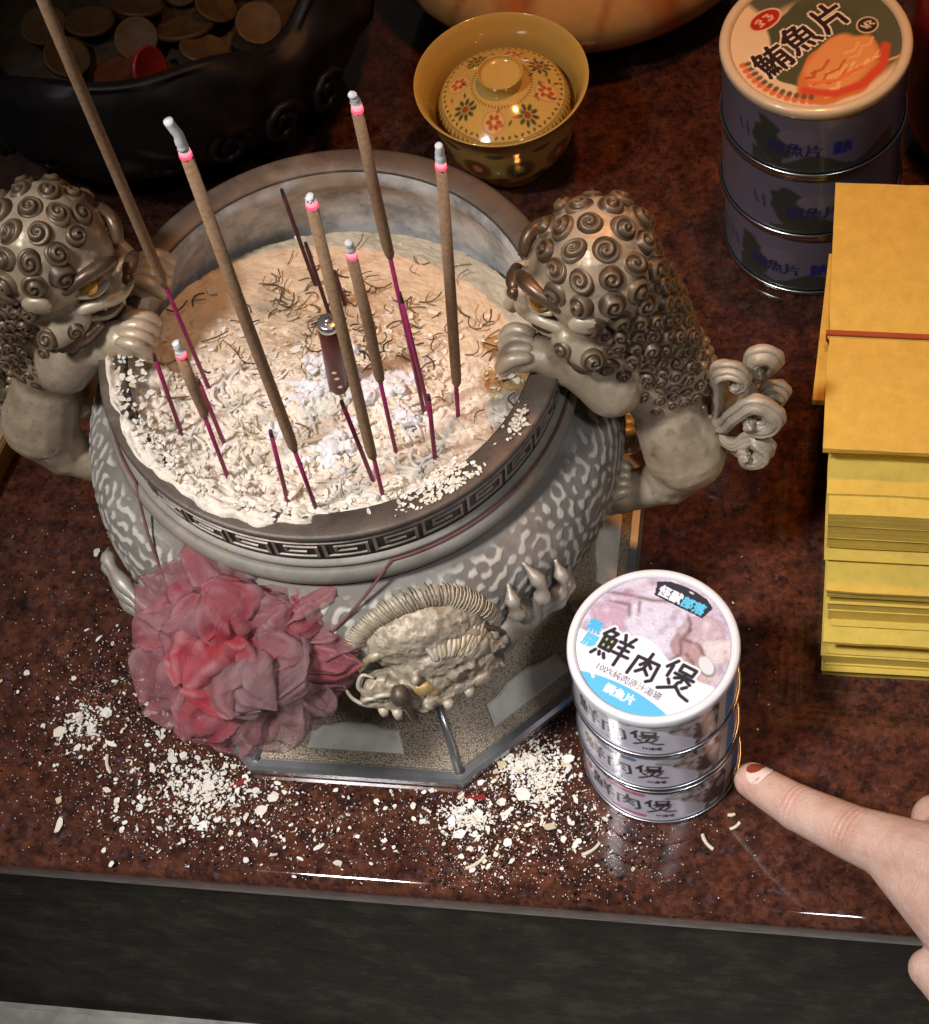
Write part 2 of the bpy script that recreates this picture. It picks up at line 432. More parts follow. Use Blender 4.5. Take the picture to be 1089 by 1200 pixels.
me = make_mesh("cabinet_front", *box(-1.0, 0.9, -0.062, -0.03, -0.60, -0.0167), smooth=False)
o = obj("cabinet_front", me, M_wood); tag(o, kind="structure")
V, F = box(-1.0, 0.9, -0.30, -0.0622, -0.60, -0.234)
me = bevel_mesh(make_mesh("stone_ledge", V, F, smooth=False), 0.004)
o = obj("stone_ledge", me, M_ledge); tag(o, kind="structure")

# ------------------------------------------------------------------ incense burner
PX, PY = -0.1278, 0.0877
burner = tag(empty("incense_burner", (PX, PY, 0)), "round grey metal incense burner with lion handles on an octagonal pedestal", "incense burner")
prof_out = [(0.072, 0.040), (0.078, 0.048), (0.090, 0.060), (0.101, 0.075), (0.1075, 0.090), (0.1095, 0.107), (0.1072, 0.122), (0.1005, 0.1325), (0.0918, 0.1390)]
def belly_r(z):
    return float(np.interp(z, [p[1] for p in prof_out], [p[0] for p in prof_out]))
# labyrinth relief by iterated band-pass filtering
NTH, NZ = 1080, 180
Rr = RNG.standard_normal((NZ, NTH)); fz = np.fft.fftfreq(NZ)[:, None]; fx = np.fft.rfftfreq(NTH)[None, :]
fr = np.sqrt((fz * 1.0) ** 2 + (fx * 1.0) ** 2); filt = np.exp(-((fr - 0.115) / 0.022) ** 2)
u = Rr
for _ in range(7):
    u = np.fft.irfft2(np.fft.rfft2(u) * filt, s=(NZ, NTH)); u = u / u.std(); u = np.tanh(1.6 * (u - 0.02))
brk = np.fft.irfft2(np.fft.rfft2(RNG.standard_normal((NZ, NTH))) * np.exp(-((fr - 0.07) / 0.03) ** 2), s=(NZ, NTH)); brk /= brk.std()
worm = np.clip((u - 0.22 - 1.6 * np.clip(brk - 0.55, 0, 1)) * 2.0, 0, 1)
pp = smooth_profile(prof_out, 24)
pz_ = np.array([p[1] for p in pp]); pr_ = np.array([p[0] for p in pp])
arc = np.concatenate([[0], np.cumsum(np.hypot(np.diff(pz_), np.diff(pr_)))]); s_ = np.linspace(0, arc[-1], NZ)
rz = np.interp(s_, arc, pr_); zz = np.interp(s_, arc, pz_)
mask = np.clip((s_ - 0.020) / 0.01, 0, 1) * np.clip((arc[-1] - 0.004 - s_) / 0.003, 0, 1)
h = worm * mask[:, None]
th = np.linspace(0, 2 * PI, NTH, endpoint=False)
rr = rz[:, None] + h * 0.00032
V = np.stack([rr * np.cos(th), rr * np.sin(th), np.repeat(zz[:, None], NTH, 1)], -1).reshape(-1, 3)
idx = np.arange(NZ * NTH).reshape(NZ, NTH); nx = np.roll(idx, -1, 1)
F = np.stack([idx[:-1], nx[:-1], nx[1:], idx[1:]], -1).reshape(-1, 4)
dk = np.array((0.185, 0.166, 0.148)); lt = np.array((0.52, 0.485, 0.43))
colr = dk[None] * (1 - h.reshape(-1, 1)) + lt[None] * h.reshape(-1, 1)
bowl = obj("bowl", make_mesh("bowl", V, F, colr), M_bowl, burner)
inner = [(0.0795, 0.1715), (0.0785, 0.165), (0.082, 0.155), (0.084, 0.140), (0.082, 0.120), (0.070, 0.100), (0.045, 0.088), (0.0001, 0.085)]
me = make_mesh("bowl_lining", *revolve(smooth_profile(inner, 4), 96)); flip(me)
obj("bowl_lining", me, M_inner, burner)
# rim: flat flange + band
rim_prof = [(0.0800, 0.1690), (0.0798, 0.1716), (0.0806, 0.1724), (0.0895, 0.1726), (0.0908, 0.1722), (0.0911, 0.1712), (0.0906, 0.1700)]
rim = obj("rim", make_mesh("rim", *revolve(rim_prof, 160)), M_rim, burner)
band_prof = [(0.0904, 0.1702), (0.0898, 0.1690), (0.0885, 0.1545), (0.0890, 0.1535)]
band = obj("meander_band", make_mesh("meander_band", *revolve(band_prof, 160)), M_band, burner)
mould_prof = [(0.0888, 0.1538), (0.0908, 0.1532), (0.0912, 0.1522), (0.0906, 0.1513), (0.0902, 0.1508), (0.0922, 0.1502), (0.0938, 0.1480), (0.0942, 0.1455), (0.0934, 0.1425), (0.0920, 0.1402), (0.0910, 0.1392), (0.0906, 0.1375)]
obj("moulding", make_mesh("moulding", *revolve(mould_prof, 160)), M_mould, burner)
# meander frets: one raised key per unit, bars hugging the band
NF = 30
def band_pt(u, v, lift):   # u angle, v 0..1 from bottom to top
    r = 0.0885 + (0.0898 - 0.0885) * v + lift; z = 0.1545 + (0.1690 - 0.1545) * v
    return (r * math.cos(u), r * math.sin(u), z)
def fret_mesh():
    W = 2 * PI / NF
    key = [(0.02, 0.88), (0.02, 0.14), (0.86, 0.14), (0.86, 0.66), (0.24, 0.66), (0.24, 0.40), (0.62, 0.40)]
    top = [(-0.02, 0.88), (1.0, 0.88)]
    V = []; F = []
    def bar(a, b, hw):
        du, dv = b[0] - a[0], b[1] - a[1]
        n = max(1, int(abs(du) / 0.2)); hwu = hw * 0.72
        x0, x1 = (min(a[0], b[0]) - hwu, max(a[0], b[0]) + hwu); y0, y1 = (min(a[1], b[1]) - hw, max(a[1], b[1]) + hw)
        n = max(2, int((x1 - x0) / 0.15))
        b0 = len(V)
        for i in range(n + 1):
            x = x0 + (x1 - x0) * i / n
            for (y, l) in ((y0, -0.0003), (y0 + 0.015, 0.0006), (y1 - 0.015, 0.0006), (y1, -0.0003)): V.append(band_pt(x * W, y, l))
        for i in range(n):
            for j in range(3):
                q = b0 + i * 4 + j; F.append((q, q + 4, q + 5, q + 1))
        F.append((b0, b0 + 1, b0 + 2, b0 + 3)); e = b0 + n * 4; F.append((e + 3, e + 2, e + 1, e))
    for a, b in zip(key[:-1], key[1:]): bar(a, b, 0.045)
    bar(*top, 0.035)
    return make_mesh("fret", V, F, smooth=False)
fm = fret_mesh()
for k in range(NF):
    o = obj("fret", fm, M_fret, band); o.rotation_euler.z = 2 * PI * k / NF
# pedestal
def octa(ap, z, rot=0.0):
    R = ap / math.cos(PI / 8)
    return [(R * math.cos(PI / 8 + k * PI / 4), R * math.sin(PI / 8 + k * PI / 4), z) for k in range(8)]
rings = [(0.1105, 0.0004), (0.1115, 0.001), (0.1115, 0.0045), (0.1100, 0.0060), (0.1068, 0.0062)]
V = []; F = []
for ap, z in rings: V += octa(ap, z)
for i in range(len(rings) - 1):
    for k in range(8):
        k2 = (k + 1) % 8; F.append((i * 8 + k, i * 8 + k2, (i + 1) * 8 + k2, (i + 1) * 8 + k))
F.append(tuple(range(7, -1, -1))); F.append(tuple(len(V) - 8 + k for k in range(8)))
ped = obj("pedestal", make_mesh("pedestal", V, F, smooth=False), M_chrome, burner)
# sloped pebbled facets, wavy tops with a scalloped upper flare
AP0, AP1, PZ0, PZ1 = 0.1066, 0.0815, 0.0060, 0.0290
sl = lambda z: AP0 + (AP1 - AP0) * (z - PZ0) / (PZ1 - PZ0)
V = []; F = []
rings = [(AP0, 0.0060), (AP0 - 0.0004, 0.0075), (AP1, PZ1), (AP1 - 0.0015, PZ1 + 0.0012), (0.0760, 0.0400), (0.0760, 0.0500), (0.070, 0.0510)]
for ap, z in rings: V += octa(ap, z)
for i in range(len(rings) - 1):
    for k in range(8):
        k2 = (k + 1) % 8; F.append((i * 8 + k, i * 8 + k2, (i + 1) * 8 + k2, (i + 1) * 8 + k))
obj("pedestal_slope", make_mesh("pedestal_slope", V, F, smooth=False), M_pebble, burner)
for k in range(8):
    a0 = PI / 8 + k * PI / 4
    p0 = Vector(octa(AP0 + 0.0002, 0.0065)[k]); p1 = Vector(octa(AP1 + 0.0002, PZ1)[k])
    obj("corner_ridge", make_mesh("corner_ridge", *tube([p0, p0.lerp(p1, 0.5), p1], [0.0022, 0.0019, 0.0016], 6)), M_chrome, ped)
# plaques: ogee-topped slabs on each facet
def plaque_mesh():
    out = [(-0.021, 0.0), (0.021, 0.0), (0.0195, 0.006), (0.0185, 0.0105), (0.012, 0.0108), (0.006, 0.0125), (0.0, 0.0128), (-0.006, 0.0125), (-0.012, 0.0108), (-0.0185, 0.0105), (-0.0195, 0.006)]
    n = len(out); V = [(x, y, -0.001) for x, y in out] + [(x, y, 0.0016) for x, y in out] + [(x * 0.93, 0.0062 + (y - 0.0062) * 0.88, 0.0024) for x, y in out]
    F = [tuple(2 * n + i for i in range(n))]
    for r_ in (0, 1):
        for i in range(n):
            j = (i + 1) % n; F.append((r_ * n + i, r_ * n + j, (r_ + 1) * n + j, (r_ + 1) * n + i))
    return make_mesh("plaque", V, F, smooth=False)
pm = plaque_mesh()
slope_ang = math.atan2(PZ1 - PZ0, AP0 - AP1)
for k in range(8):
    a = k * PI / 4
    n_out = Vector((math.cos(a), math.sin(a), 0)); tdir = Vector((-math.sin(a), math.cos(a), 0))
    updir = (-n_out * (AP0 - AP1) + Vector((0, 0, PZ1 - PZ0))).normalized(); nrm = tdir.cross(updir)
    o = obj("plaque", pm, M_plaque, ped)
    base = n_out * sl(0.0105) + Vector((0, 0, 0.0105))
    o.matrix_local = Matrix(((tdir.x, updir.x, nrm.x, base.x), (tdir.y, updir.y, nrm.y, base.y), (tdir.z, updir.z, nrm.z, base.z), (0, 0, 0, 1)))

# ---- lion handles (local: u outward = +x, y lateral, z up, origin at the pot's axis)
LY = 0.006
def lion_parts():
    P = []
    P.append(sphere((0.1045, 0, 0.2130), (0.0230, 0.0250, 0.0255)))
    P.append(sphere((0.0935, 0, 0.2090), (0.0150, 0.0160, 0.0180)))
    P.append(sphere((0.0960, 0, 0.1970), (0.0150, 0.0150, 0.0120)))
    P.append(sphere((0.0840, 0, 0.1985), (0.0110, 0.0125, 0.0060)))
    P.append(sphere((0.0775, 0, 0.2010), (0.0055, 0.0078, 0.0050)))
    for s in (-1, 1):
        P.append(sphere((0.0860, s * 0.0115, 0.2160), (0.0060, 0.0060, 0.0035)))
        P.append(capsule((0.094, s * 0.018, 0.193), (0.102, s * 0.0215, 0.188), 0.0065, 0.0060))
        P.append(capsule((0.108, s * 0.015, 0.158), (0.097, s * 0.0145, 0.1690), 0.0125, 0.0098))
        P.append(capsule((0.097, s * 0.0155, 0.1680), (0.080, s * 0.0145, 0.1765), 0.0086, 0.0068))
        P.append(sphere((0.0765, s * 0.0145, 0.1765), (0.0080, 0.0090, 0.0062)))
        for q in (-0.0058, 0.0, 0.0058):
            P.append(capsule((0.0735, s * 0.0145 + q, 0.1795), (0.0690, s * 0.0145 + q * 1.1, 0.1750), 0.0032, 0.0030))
        P.append(capsule((0.129, s * 0.006, 0.124), (0.1345, s * 0.0105, 0.106), 0.0145, 0.0165))
        P.append(capsule((0.1345, s * 0.0115, 0.104), (0.1275, s * 0.0140, 0.0885), 0.0150, 0.0105))
        P.append(capsule((0.1275, s * 0.0140, 0.0880), (0.1110, s * 0.0145, 0.0780), 0.0098, 0.0078))
        P.append(sphere((0.1085, s * 0.0145, 0.0790), (0.0080, 0.0098, 0.0100)))
        for q in (-0.006, 0.0, 0.006):
            P.append(capsule((0.106, s * 0.0145 + q, 0.0840), (0.1045, s * 0.0145 + q, 0.0755), 0.0040, 0.0037))
    P.append(capsule((0.097, 0, 0.1880), (0.0865, 0, 0.1872), 0.0085, 0.0060))
    P.append(capsule((0.106, 0, 0.198), (0.108, 0, 0.165), 0.0220, 0.0185))
    P.append(capsule((0.107, 0, 0.202), (0.1195, 0, 0.178), 0.0235, 0.0188))
    P.append(capsule((0.1195, 0, 0.178), (0.1320, 0, 0.148), 0.0186, 0.0140))
    P.append(capsule((0.107, 0, 0.162), (0.103, 0, 0.154), 0.0195, 0.0165))
    P.append(capsule((0.114, 0, 0.158), (0.128, 0, 0.128), 0.0185, 0.0150))
    P.append(capsule((0.128, 0, 0.128), (0.1335, 0, 0.110), 0.0150, 0.0165))
    return P
lion_me = remesh(lion_parts(), 0.0011, 3)
c = get_co(lion_me)
c += np.array([[vnoise(p, 90) * 0.0010 + vnoise(p, 300) * 0.00018, vnoise(p + 3, 90) * 0.0010 + vnoise(p + 3, 300) * 0.00018, vnoise(p + 7, 90) * 0.0010 + vnoise(p + 7, 300) * 0.00018] for p in c]); set_co(lion_me, c)
bvh = BVHTree.FromPolygons([v.co.copy() for v in lion_me.vertices], [tuple(p.vertices) for p in lion_me.polygons])
# curl prototype: a small snail dome
def curl_mesh():
    V = []; C = []; F = []; nr, na = 10, 22
    for i in range(nr + 1):
        rho = i / nr
        for k in range(na):
            a = 2 * PI * k / na
            sp = math.cos(2 * PI * (rho * 1.9) - a)
            hgt = 0.50 * (1 - rho ** 2.2) + 0.16 * sp * (1 - rho) ** 0.3 * min(1, rho * 4) + 0.10
            if i == nr: hgt = -0.35
            V.append((rho * math.cos(a), rho * math.sin(a), hgt))
            tt = 0.5 + 0.5 * sp
            C.append(np.array((0.030, 0.017, 0.010)) * (1 - tt) + np.array((0.19, 0.125, 0.075)) * tt)
    for i in range(nr):
        for k in range(na):
            k2 = (k + 1) % na; F.append((i * na + k, i * na + k2, (i + 1) * na + k2, (i + 1) * na + k))
    me = make_mesh("curl", V, F, np.array(C)); flip(me); return me
curl_me = curl_mesh()
curl_spots = []
def try_curl(origin, d, size, minsep):
    hit, nrm, i, dist = bvh.ray_cast(Vector(origin) + Vector(d) * 0.12, -Vector(d))
    if hit is None: return
    if any((hit - c[0]).length < minsep for c in curl_spots): return
    curl_spots.append((hit, nrm, size))
hc = Vector((0.1040, 0, 0.2125))
for el, off in ((88, 0), (64, 0), (41, 0.5), (18, 0), (-4, 0.5)):
    step = math.degrees(0.0116 / (0.0262 * max(math.cos(math.radians(el)), 0.12))); n = max(1, round(360 / step))
    for k in range(n):
        az = 180 + (k + off) * 360 / n
        dz = abs((az - 180 + 180) % 360 - 180)       # angle from the face direction
        if el < 30 and dz < 40: continue
        if el < 5 and dz < 75: continue
        d = Vector((math.cos(math.radians(el)) * math.cos(math.radians(az)), math.cos(math.radians(el)) * math.sin(math.radians(az)), math.sin(math.radians(el))))
        try_curl(hc, d, 0.0053, 0.0092)
axis = catmull([(0.106, 0, 0.204), (0.113, 0, 0.191), (0.120, 0, 0.176), (0.127, 0, 0.160), (0.132, 0, 0.142)], 6)
for i in range(1, len(axis) - 1, 2):
    p = axis[i]; tn = (axis[min(i + 1, len(axis) - 1)] - axis[i - 1]).normalized(); outd = Vector((1, 0, 0)); outd = (outd - tn * outd.dot(tn)).normalized(); lat = tn.cross(outd)
    size = 0.0046 - 0.0022 * i / len(axis)
    st = 0.0090 - 0.0036 * i / len(axis); rad = 0.0240 - 0.009 * i / len(axis)
    nn = int(math.radians(105) * rad / st)
    for k in range(-nn, nn + 1):
        w = (k + 0.5 * ((i // 2) % 2)) * st / rad
        try_curl(p, outd * math.cos(w) + lat * math.sin(w), size, st * 0.74)
for s in (-1, 1):       # beard curls under the cheek
    for (x, z, sz) in ((0.101, 0.1845, 0.0072), (0.111, 0.178, 0.0046), (0.108, 0.192, 0.0045), (0.119, 0.182, 0.0042), (0.096, 0.1945, 0.0038), (0.116, 0.170, 0.0040), (0.124, 0.170, 0.0036)):
        try_curl((x, 0, z), Vector((-0.15, s, -0.05)).normalized(), sz, 0.0062)
def tail_mesh():
    parts = []; rt = random.Random(4)
    def lock(pts, width, nst, rad):
        path = catmull(pts, 6); n = len(path)
        for k in range(nst):
            f = (k / (nst - 1) - 0.5) * 2; ph = rt.uniform(0, 6.28)
            out = []
            for i, p in enumerate(path):
                q = i / (n - 1); tn = (path[min(i + 1, n - 1)] - path[max(i - 1, 0)]).normalized(); nr = Vector((-tn.z, 0, tn.x))
                w = width * (0.35 + 0.75 * math.sin(PI * min(1, q * 0.9 + 0.08)))
                out.append(p + nr * (w * f) + Vector((0, -0.0022 * math.cos(f * 1.6) + 0.0008 * math.sin(5 * q + ph), 0)))
            parts.append(tube(out, [rad * (0.6 + 0.55 * math.sin(PI * min(1, i / n * 0.85 + 0.1))) for i in range(n)], 7))
        parts.append(tube(path, [width * (0.5 + 0.6 * math.sin(PI * min(1, i / n * 0.9 + 0.08))) for i in range(n)], 8))
    def curl_end(c, r, a0, turns, lat, n=7):
        return [(c[0] + r * (1 - 0.62 * q) * math.cos(a0 + turns * 2 * PI * q), lat - 0.002 * q, c[1] + r * (1 - 0.62 * q) * math.sin(a0 + turns * 2 * PI * q)) for q in np.linspace(0, 1, n)]
    R0 = (0.142, 0, 0.112)
    lock([R0, (0.1475, -0.003, 0.126), (0.1490, -0.005, 0.146)] + curl_end((0.1555, 0.160), 0.0068, 3.0, -0.80, -0.006), 0.0028, 5, 0.0013)
    lock([R0, (0.151, -0.006, 0.122), (0.156, -0.010, 0.138), (0.164, -0.011, 0.149)] + curl_end((0.1665, 0.139), 0.0085, 1.2, -0.75, -0.011), 0.0036, 6, 0.0014)
    lock([R0, (0.150, -0.007, 0.113), (0.157, -0.011, 0.116), (0.164, -0.012, 0.124)] + curl_end((0.1640, 0.117), 0.0075, 1.3, -0.85, -0.013), 0.0030, 6, 0.0013)
    lock([R0, (0.150, -0.003, 0.107), (0.157, -0.005, 0.100)] + curl_end((0.1635, 0.105), 0.0062, 4.2, 0.85, -0.006), 0.0026, 5, 0.0012)
    lock([R0, (0.153, 0.003, 0.126), (0.163, 0.004, 0.138), (0.171, 0.003, 0.150)] + curl_end((0.1665, 0.155), 0.0060, 0.2, 0.75, 0.002), 0.0032, 5, 0.0014)
    lock([R0, (0.153, 0.006, 0.118), (0.164, 0.006, 0.122)] + curl_end((0.1710, 0.129), 0.0065, 4.5, 0.8, 0.004), 0.0030, 5, 0.0013)
    parts.append(capsule((0.136, 0, 0.108), (0.150, 0, 0.120), 0.0085, 0.0068))
    parts.append(capsule((0.150, 0, 0.120), (0.160, 0, 0.136), 0.0080, 0.0055))
    V, F = merge(parts)
    V = [(0.142 + (x - 0.142) * 0.86 + 0.0006 * vnoise((x, y, z), 200), y * 1.25 + 0.0006 * vnoise((y, x, z), 200), 0.132 + (z - 0.132) * 0.90) for x, y, z in V]
    return make_mesh("tail", V, F)
tail_me = tail_mesh()
def ridge_mesh():
    P = []
    for i, (x, z) in enumerate([(0.15, 0.166), (0.15, 0.160), (0.15, 0.154), (0.15, 0.148), (0.15, 0.142), (0.15, 0.136), (0.15, 0.130), (0.15, 0.124)]):
        for y in (-0.0055, 0.0, 0.0055):
            hit, nrm, _, _ = bvh.ray_cast(Vector((x + 0.05, y, z)), Vector((-1, 0, 0)))
            if hit: P.append(sphere(hit, 0.0021, 8, 6))
    return make_mesh("back_studs", *merge(P))
ridge_me = ridge_mesh()
def mirror_me(me):
    m2 = me.copy(); c = get_co(m2); c[:, 0] *= -1; set_co(m2, c); flip(m2); return m2
def build_lion(sx):
    mm = (lambda m: m) if sx > 0 else mirror_me
    root = obj("lion_handle", mm(lion_me), M_lion, burner); root.location = (0, LY, 0)
    cm = mm(curl_me)
    for (hit, nrm, size) in curl_spots:
        c = obj("curl", cm, M_curl, root)
        h = Vector((hit.x * sx, hit.y, hit.z)); n = (Vector((nrm.x * sx, nrm.y, nrm.z)) + Vector((random.uniform(-.16, .16), random.uniform(-.16, .16), random.uniform(-.16, .16)))).normalized(); h = h - n * size * random.uniform(0.02, 0.16)
        q = n.to_track_quat('Z', 'Y'); spin = random.uniform(0, 2 * PI)
        c.matrix_local = Matrix.Translation(h) @ q.to_matrix().to_4x4() @ Matrix.Rotation(spin, 4, 'Z') @ Matrix.Diagonal((size * random.uniform(0.86, 1.12), size * random.uniform(0.86, 1.12), size * random.uniform(0.7, 1.15), 1))
    obj("tail", mm(tail_me), M_tail, root); obj("back_studs", mm(ridge_me), M_scroll, root)
    for s in (-1, 1):
        T = lambda pts, r, n=8: make_mesh("p", *tube([(x * sx, y * s, z) for x, y, z in catmull(pts, 4)], r, n))
        tp = lambda n, r: [r * (0.45 + 0.75 * math.sin(PI * (0.12 + 0.8 * i / (n - 1)))) for i in range(n)]
        e = obj("eye", make_mesh("eye", *sphere((0.0850 * sx, s * 0.0152, 0.2110), (0.0042, 0.0036, 0.0042))), M_gold, root)
        obj("brow", T([(0.0765, 0.004, 0.2120), (0.0790, 0.0105, 0.2170), (0.0860, 0.0165, 0.2165), (0.0930, 0.0195, 0.2120)], tp(13, 0.0026)), M_curl_plain, root)
        obj("eyelid", T([(0.0790, 0.0095, 0.2065), (0.0830, 0.0150, 0.2060), (0.0895, 0.0180, 0.2075)], tp(9, 0.0014)), M_lion, root)
        obj("upper_lip", T([(0.0740, 0.002, 0.1975), (0.0770, 0.0095, 0.1975), (0.0850, 0.0150, 0.1990), (0.0930, 0.0175, 0.1965), (0.0960, 0.0175, 0.1905)], tp(17, 0.0024)), M_lion, root)
        obj("lower_lip", T([(0.0800, 0.003, 0.1865), (0.0830, 0.0090, 0.1862), (0.0900, 0.0125, 0.1872), (0.0955, 0.0155, 0.1900)], tp(13, 0.0021)), M_lion, root)
        obj("mouth", make_mesh("mouth", *sphere((0.0850 * sx, s * 0.0075, 0.1922), (0.0068, 0.0072, 0.0044))), M_mouth, root)
        for (x, y, z) in ((0.0770, 0.0085, 0.1950), (0.0830, 0.0130, 0.1955), (0.0895, 0.0150, 0.1945)):
            obj("tooth", make_mesh("tooth", *tube([(x * sx, y * s, z), (x * sx, y * s * 1.02, z - 0.0045)], [0.0014, 0.0005], 6)), M_lion, root)
        obj("beard_scroll", T([(0.0870, 0.0130, 0.1840), (0.0935, 0.0185, 0.1815), (0.1000, 0.0215, 0.1840), (0.1015, 0.0225, 0.1895), (0.0975, 0.0230, 0.1905), (0.0965, 0.0230, 0.1868)], tp(21, 0.0030)), M_scroll, root)
        obj("ear", make_mesh("ear", *sphere((0.1020 * sx, s * 0.0255, 0.2120), (0.0060, 0.0030, 0.0046))), M_lion, root)
    for s in (-1, 1):
        for q in (-0.0066, -0.0022, 0.0022, 0.0066):
            y = s * 0.0145
            obj("toe", make_mesh("toe", *tube([(x * sx, yy, z) for x, yy, z in catmull([(0.0800, y + q * 0.8, 0.1815), (0.0735, y + q, 0.1822), (0.0690, y + q * 1.1, 0.1788), (0.0675, y + q * 1.12, 0.1745)], 3)], [0.0016, 0.0023, 0.0027, 0.0029, 0.0030, 0.0030, 0.0029, 0.0026, 0.0020, 0.0010], 8)), M_lion, root)
            obj("toe", make_mesh("toe", *tube([(x * sx, yy, z) for x, yy, z in catmull([(0.1120, y + q * 0.8, 0.0880), (0.1070, y + q, 0.0875), (0.1035, y + q * 1.1, 0.0820), (0.1040, y + q * 1.1, 0.0760)], 3)], [0.0016, 0.0023, 0.0027, 0.0029, 0.0030, 0.0030, 0.0029, 0.0026, 0.0020, 0.0010], 8)), M_lion, root)
    ns = make_mesh("nose", *merge([sphere((0.0735 * sx, 0, 0.2035), (0.0036, 0.0058, 0.0030)), sphere((0.0735 * sx, -0.0050, 0.2020), 0.0028), sphere((0.0735 * sx, 0.0050, 0.2020), 0.0028)]))
    obj("nose", ns, M_curl_plain, root)
    return root
M_mouth = simple("mouth_brown", (0.055, 0.028, 0.014), 0.6, 0.1, 0.4, 150)
M_scroll = metal_dusty("scroll_bronze", (0.22, 0.145, 0.085), (0.42, 0.33, 0.22), (0.07, 0.04, 0.02), 0.35, 0.4, 90)
M_curl_plain = simple("dark_bronze", (0.15, 0.098, 0.062), 0.35, 0.5, 0.35, 120)
lr = build_lion(1); lr["label"] = "lion handle beside the stacked small cans, its tail a knot of curls"
ll = build_lion(-1); ll["label"] = "lion handle on the side away from the cans"

# ---- dragon relief on the belly
def bframe(az, z):
    a = math.radians(az); o_ = Vector((math.cos(a), math.sin(a), 0)); t_ = Vector((-math.sin(a), math.cos(a), 0))
    return a, o_, t_
def bp(az, t_mm, z_mm, o_mm):
    """point near the belly: t along the surface, z height, o above the surface (mm)"""
    r0 = belly_r(min(max(z_mm / 1000, 0.042), 0.1385)); a = math.radians(az) + (t_mm / 1000) / max(r0, 0.09)
    r = r0 + o_mm / 1000
    return Vector((r * math.cos(a), r * math.sin(a), z_mm / 1000))
DA = -67
_, dO, dT = bframe(DA, 0); DR = Matrix((dT, dO, Vector((0, 0, 1)))).transposed()
def del_(t_, z_, o_, rt, ro, rz_): return sphere(bp(DA, t_, z_, o_), (rt, ro, rz_), 18, 12, DR)
rd_ = random.Random(21)
P = [del_(0, 115, -4, 0.024, 0.012, 0.015), del_(4, 107, 2, 0.020, 0.010, 0.012), del_(-4, 101, 8, 0.020, 0.0075, 0.0065), del_(-20, 103, 8, 0.008, 0.006, 0.006), del_(14, 100, 8, 0.009, 0.006, 0.007),
     capsule(bp(DA, -24, 97, 11), bp(DA, -6, 95, 15), 0.0040, 0.0046), capsule(bp(DA, -6, 95, 15), bp(DA, 16, 96, 13), 0.0046, 0.0038),
     capsule(bp(DA, 15, 100, 9), bp(DA, 23, 92, 11), 0.0052, 0.0028), capsule(bp(DA, 18, 108, 5), bp(DA, 26, 101, 7), 0.0050, 0.0024), capsule(bp(DA, -20, 93, 9), bp(DA, 12, 92, 10), 0.0050, 0.0050)]
for k in range(34):
    tt_ = rd_.uniform(-25, 20); P.append(sphere(bp(DA, tt_, rd_.uniform(95, 110), rd_.uniform(9, 13) - abs(tt_) * 0.08), rd_.uniform(0.0014, 0.0028), 10, 6))
dme = remesh(P, 0.0008, 2); c = get_co(dme)
c += np.array([[vnoise(p, 300) * 0.0009 + vnoise(p, 800) * 0.0005, vnoise(p + 3, 300) * 0.0009 + vnoise(p + 3, 800) * 0.0005, vnoise(p + 7, 300) * 0.0009 + vnoise(p + 7, 800) * 0.0005] for p in c]); set_co(dme, c)
dh = obj("dragon_head", dme, M_dragon, burner)
for i in range(19):      # mane combed back over one side of the forehead
    w = i / 18; a0 = -0.45 + 2.2 * w; pts = []
    for k in range(6):
        q = k / 5; rad_ = 10 + 12 * q
        tq, zq = 3 + rad_ * math.cos(a0) + rd_.uniform(-.4, .4), 109 + rad_ * math.sin(a0) * 0.62
        pts.append(bp(DA, tq, zq, 10.5 - 8.5 * q ** 1.4 + rd_.uniform(-.3, .3)))
    obj("mane_fold", make_mesh("mane_fold", *tube(catmull(pts, 2), [0.0007 + 0.0006 * math.sin(PI * k / 10) for k in range(11)], 6)), M_dragon_gold if rd_.random() < .6 else M_dragon, dh)
arch = catmull([bp(DA, -30, 112, -2), bp(DA, -26, 121, -2), bp(DA, -16, 128, -2), bp(DA, -3, 131.5, -2), bp(DA, 11, 130, -2), bp(DA, 21, 123, -2), bp(DA, 27, 113, -2), bp(DA, 29, 103, -2)], 10)
sp_ = obj("dragon_spine", make_mesh("dragon_spine", *tube(arch, [0.0030 + 0.0016 * math.sin(PI * i / (len(arch) - 1)) + 0.0003 * math.sin(i * 1.7) for i in range(len(arch))], 12)), M_dragon, burner)
for i in range(2, len(arch) - 2, 1):
    p = arch[i]; tn = (arch[i + 1] - arch[i - 1]).normalized(); rad_ = 0.0031 + 0.0016 * math.sin(PI * i / (len(arch) - 1)) + rd_.uniform(-.0003, .0002)
    ou = Vector((p.x, p.y, 0)).normalized(); ou = (ou - tn * ou.dot(tn)).normalized(); la = tn.cross(ou)
    w1, w2 = -1.9 + rd_.uniform(-.3, .5), 1.9 + rd_.uniform(-.5, .3)
    pts = [p + tn * (0.0014 * math.cos(w) + rd_.uniform(-.0003, .0003)) + (ou * math.cos(w) + la * math.sin(w)) * (rad_ + 0.0011 * abs(math.sin(w)) ** 3) for w in np.linspace(w1, w2, 8)]
    obj("spine_rib", make_mesh("spine_rib", *tube(pts, [0.0002, 0.0003, 0.00036, 0.0004, 0.0004, 0.00036, 0.0003, 0.0002], 6)), M_dragon_gold if rd_.random() < 0.75 else M_dragon, sp_)
lip = catmull([bp(DA, -27, 110, 4), bp(DA, -20, 117, 4), bp(DA, -8, 121, 5), bp(DA, 8, 121, 5), bp(DA, 19, 114, 5), bp(DA, 25, 104, 5)], 5)
obj("dragon_brow", make_mesh("dragon_brow", *tube(lip, [0.0010 + 0.0012 * abs(math.sin(i * 0.9)) for i in range(len(lip))], 8)), M_dragon_gold, dh)
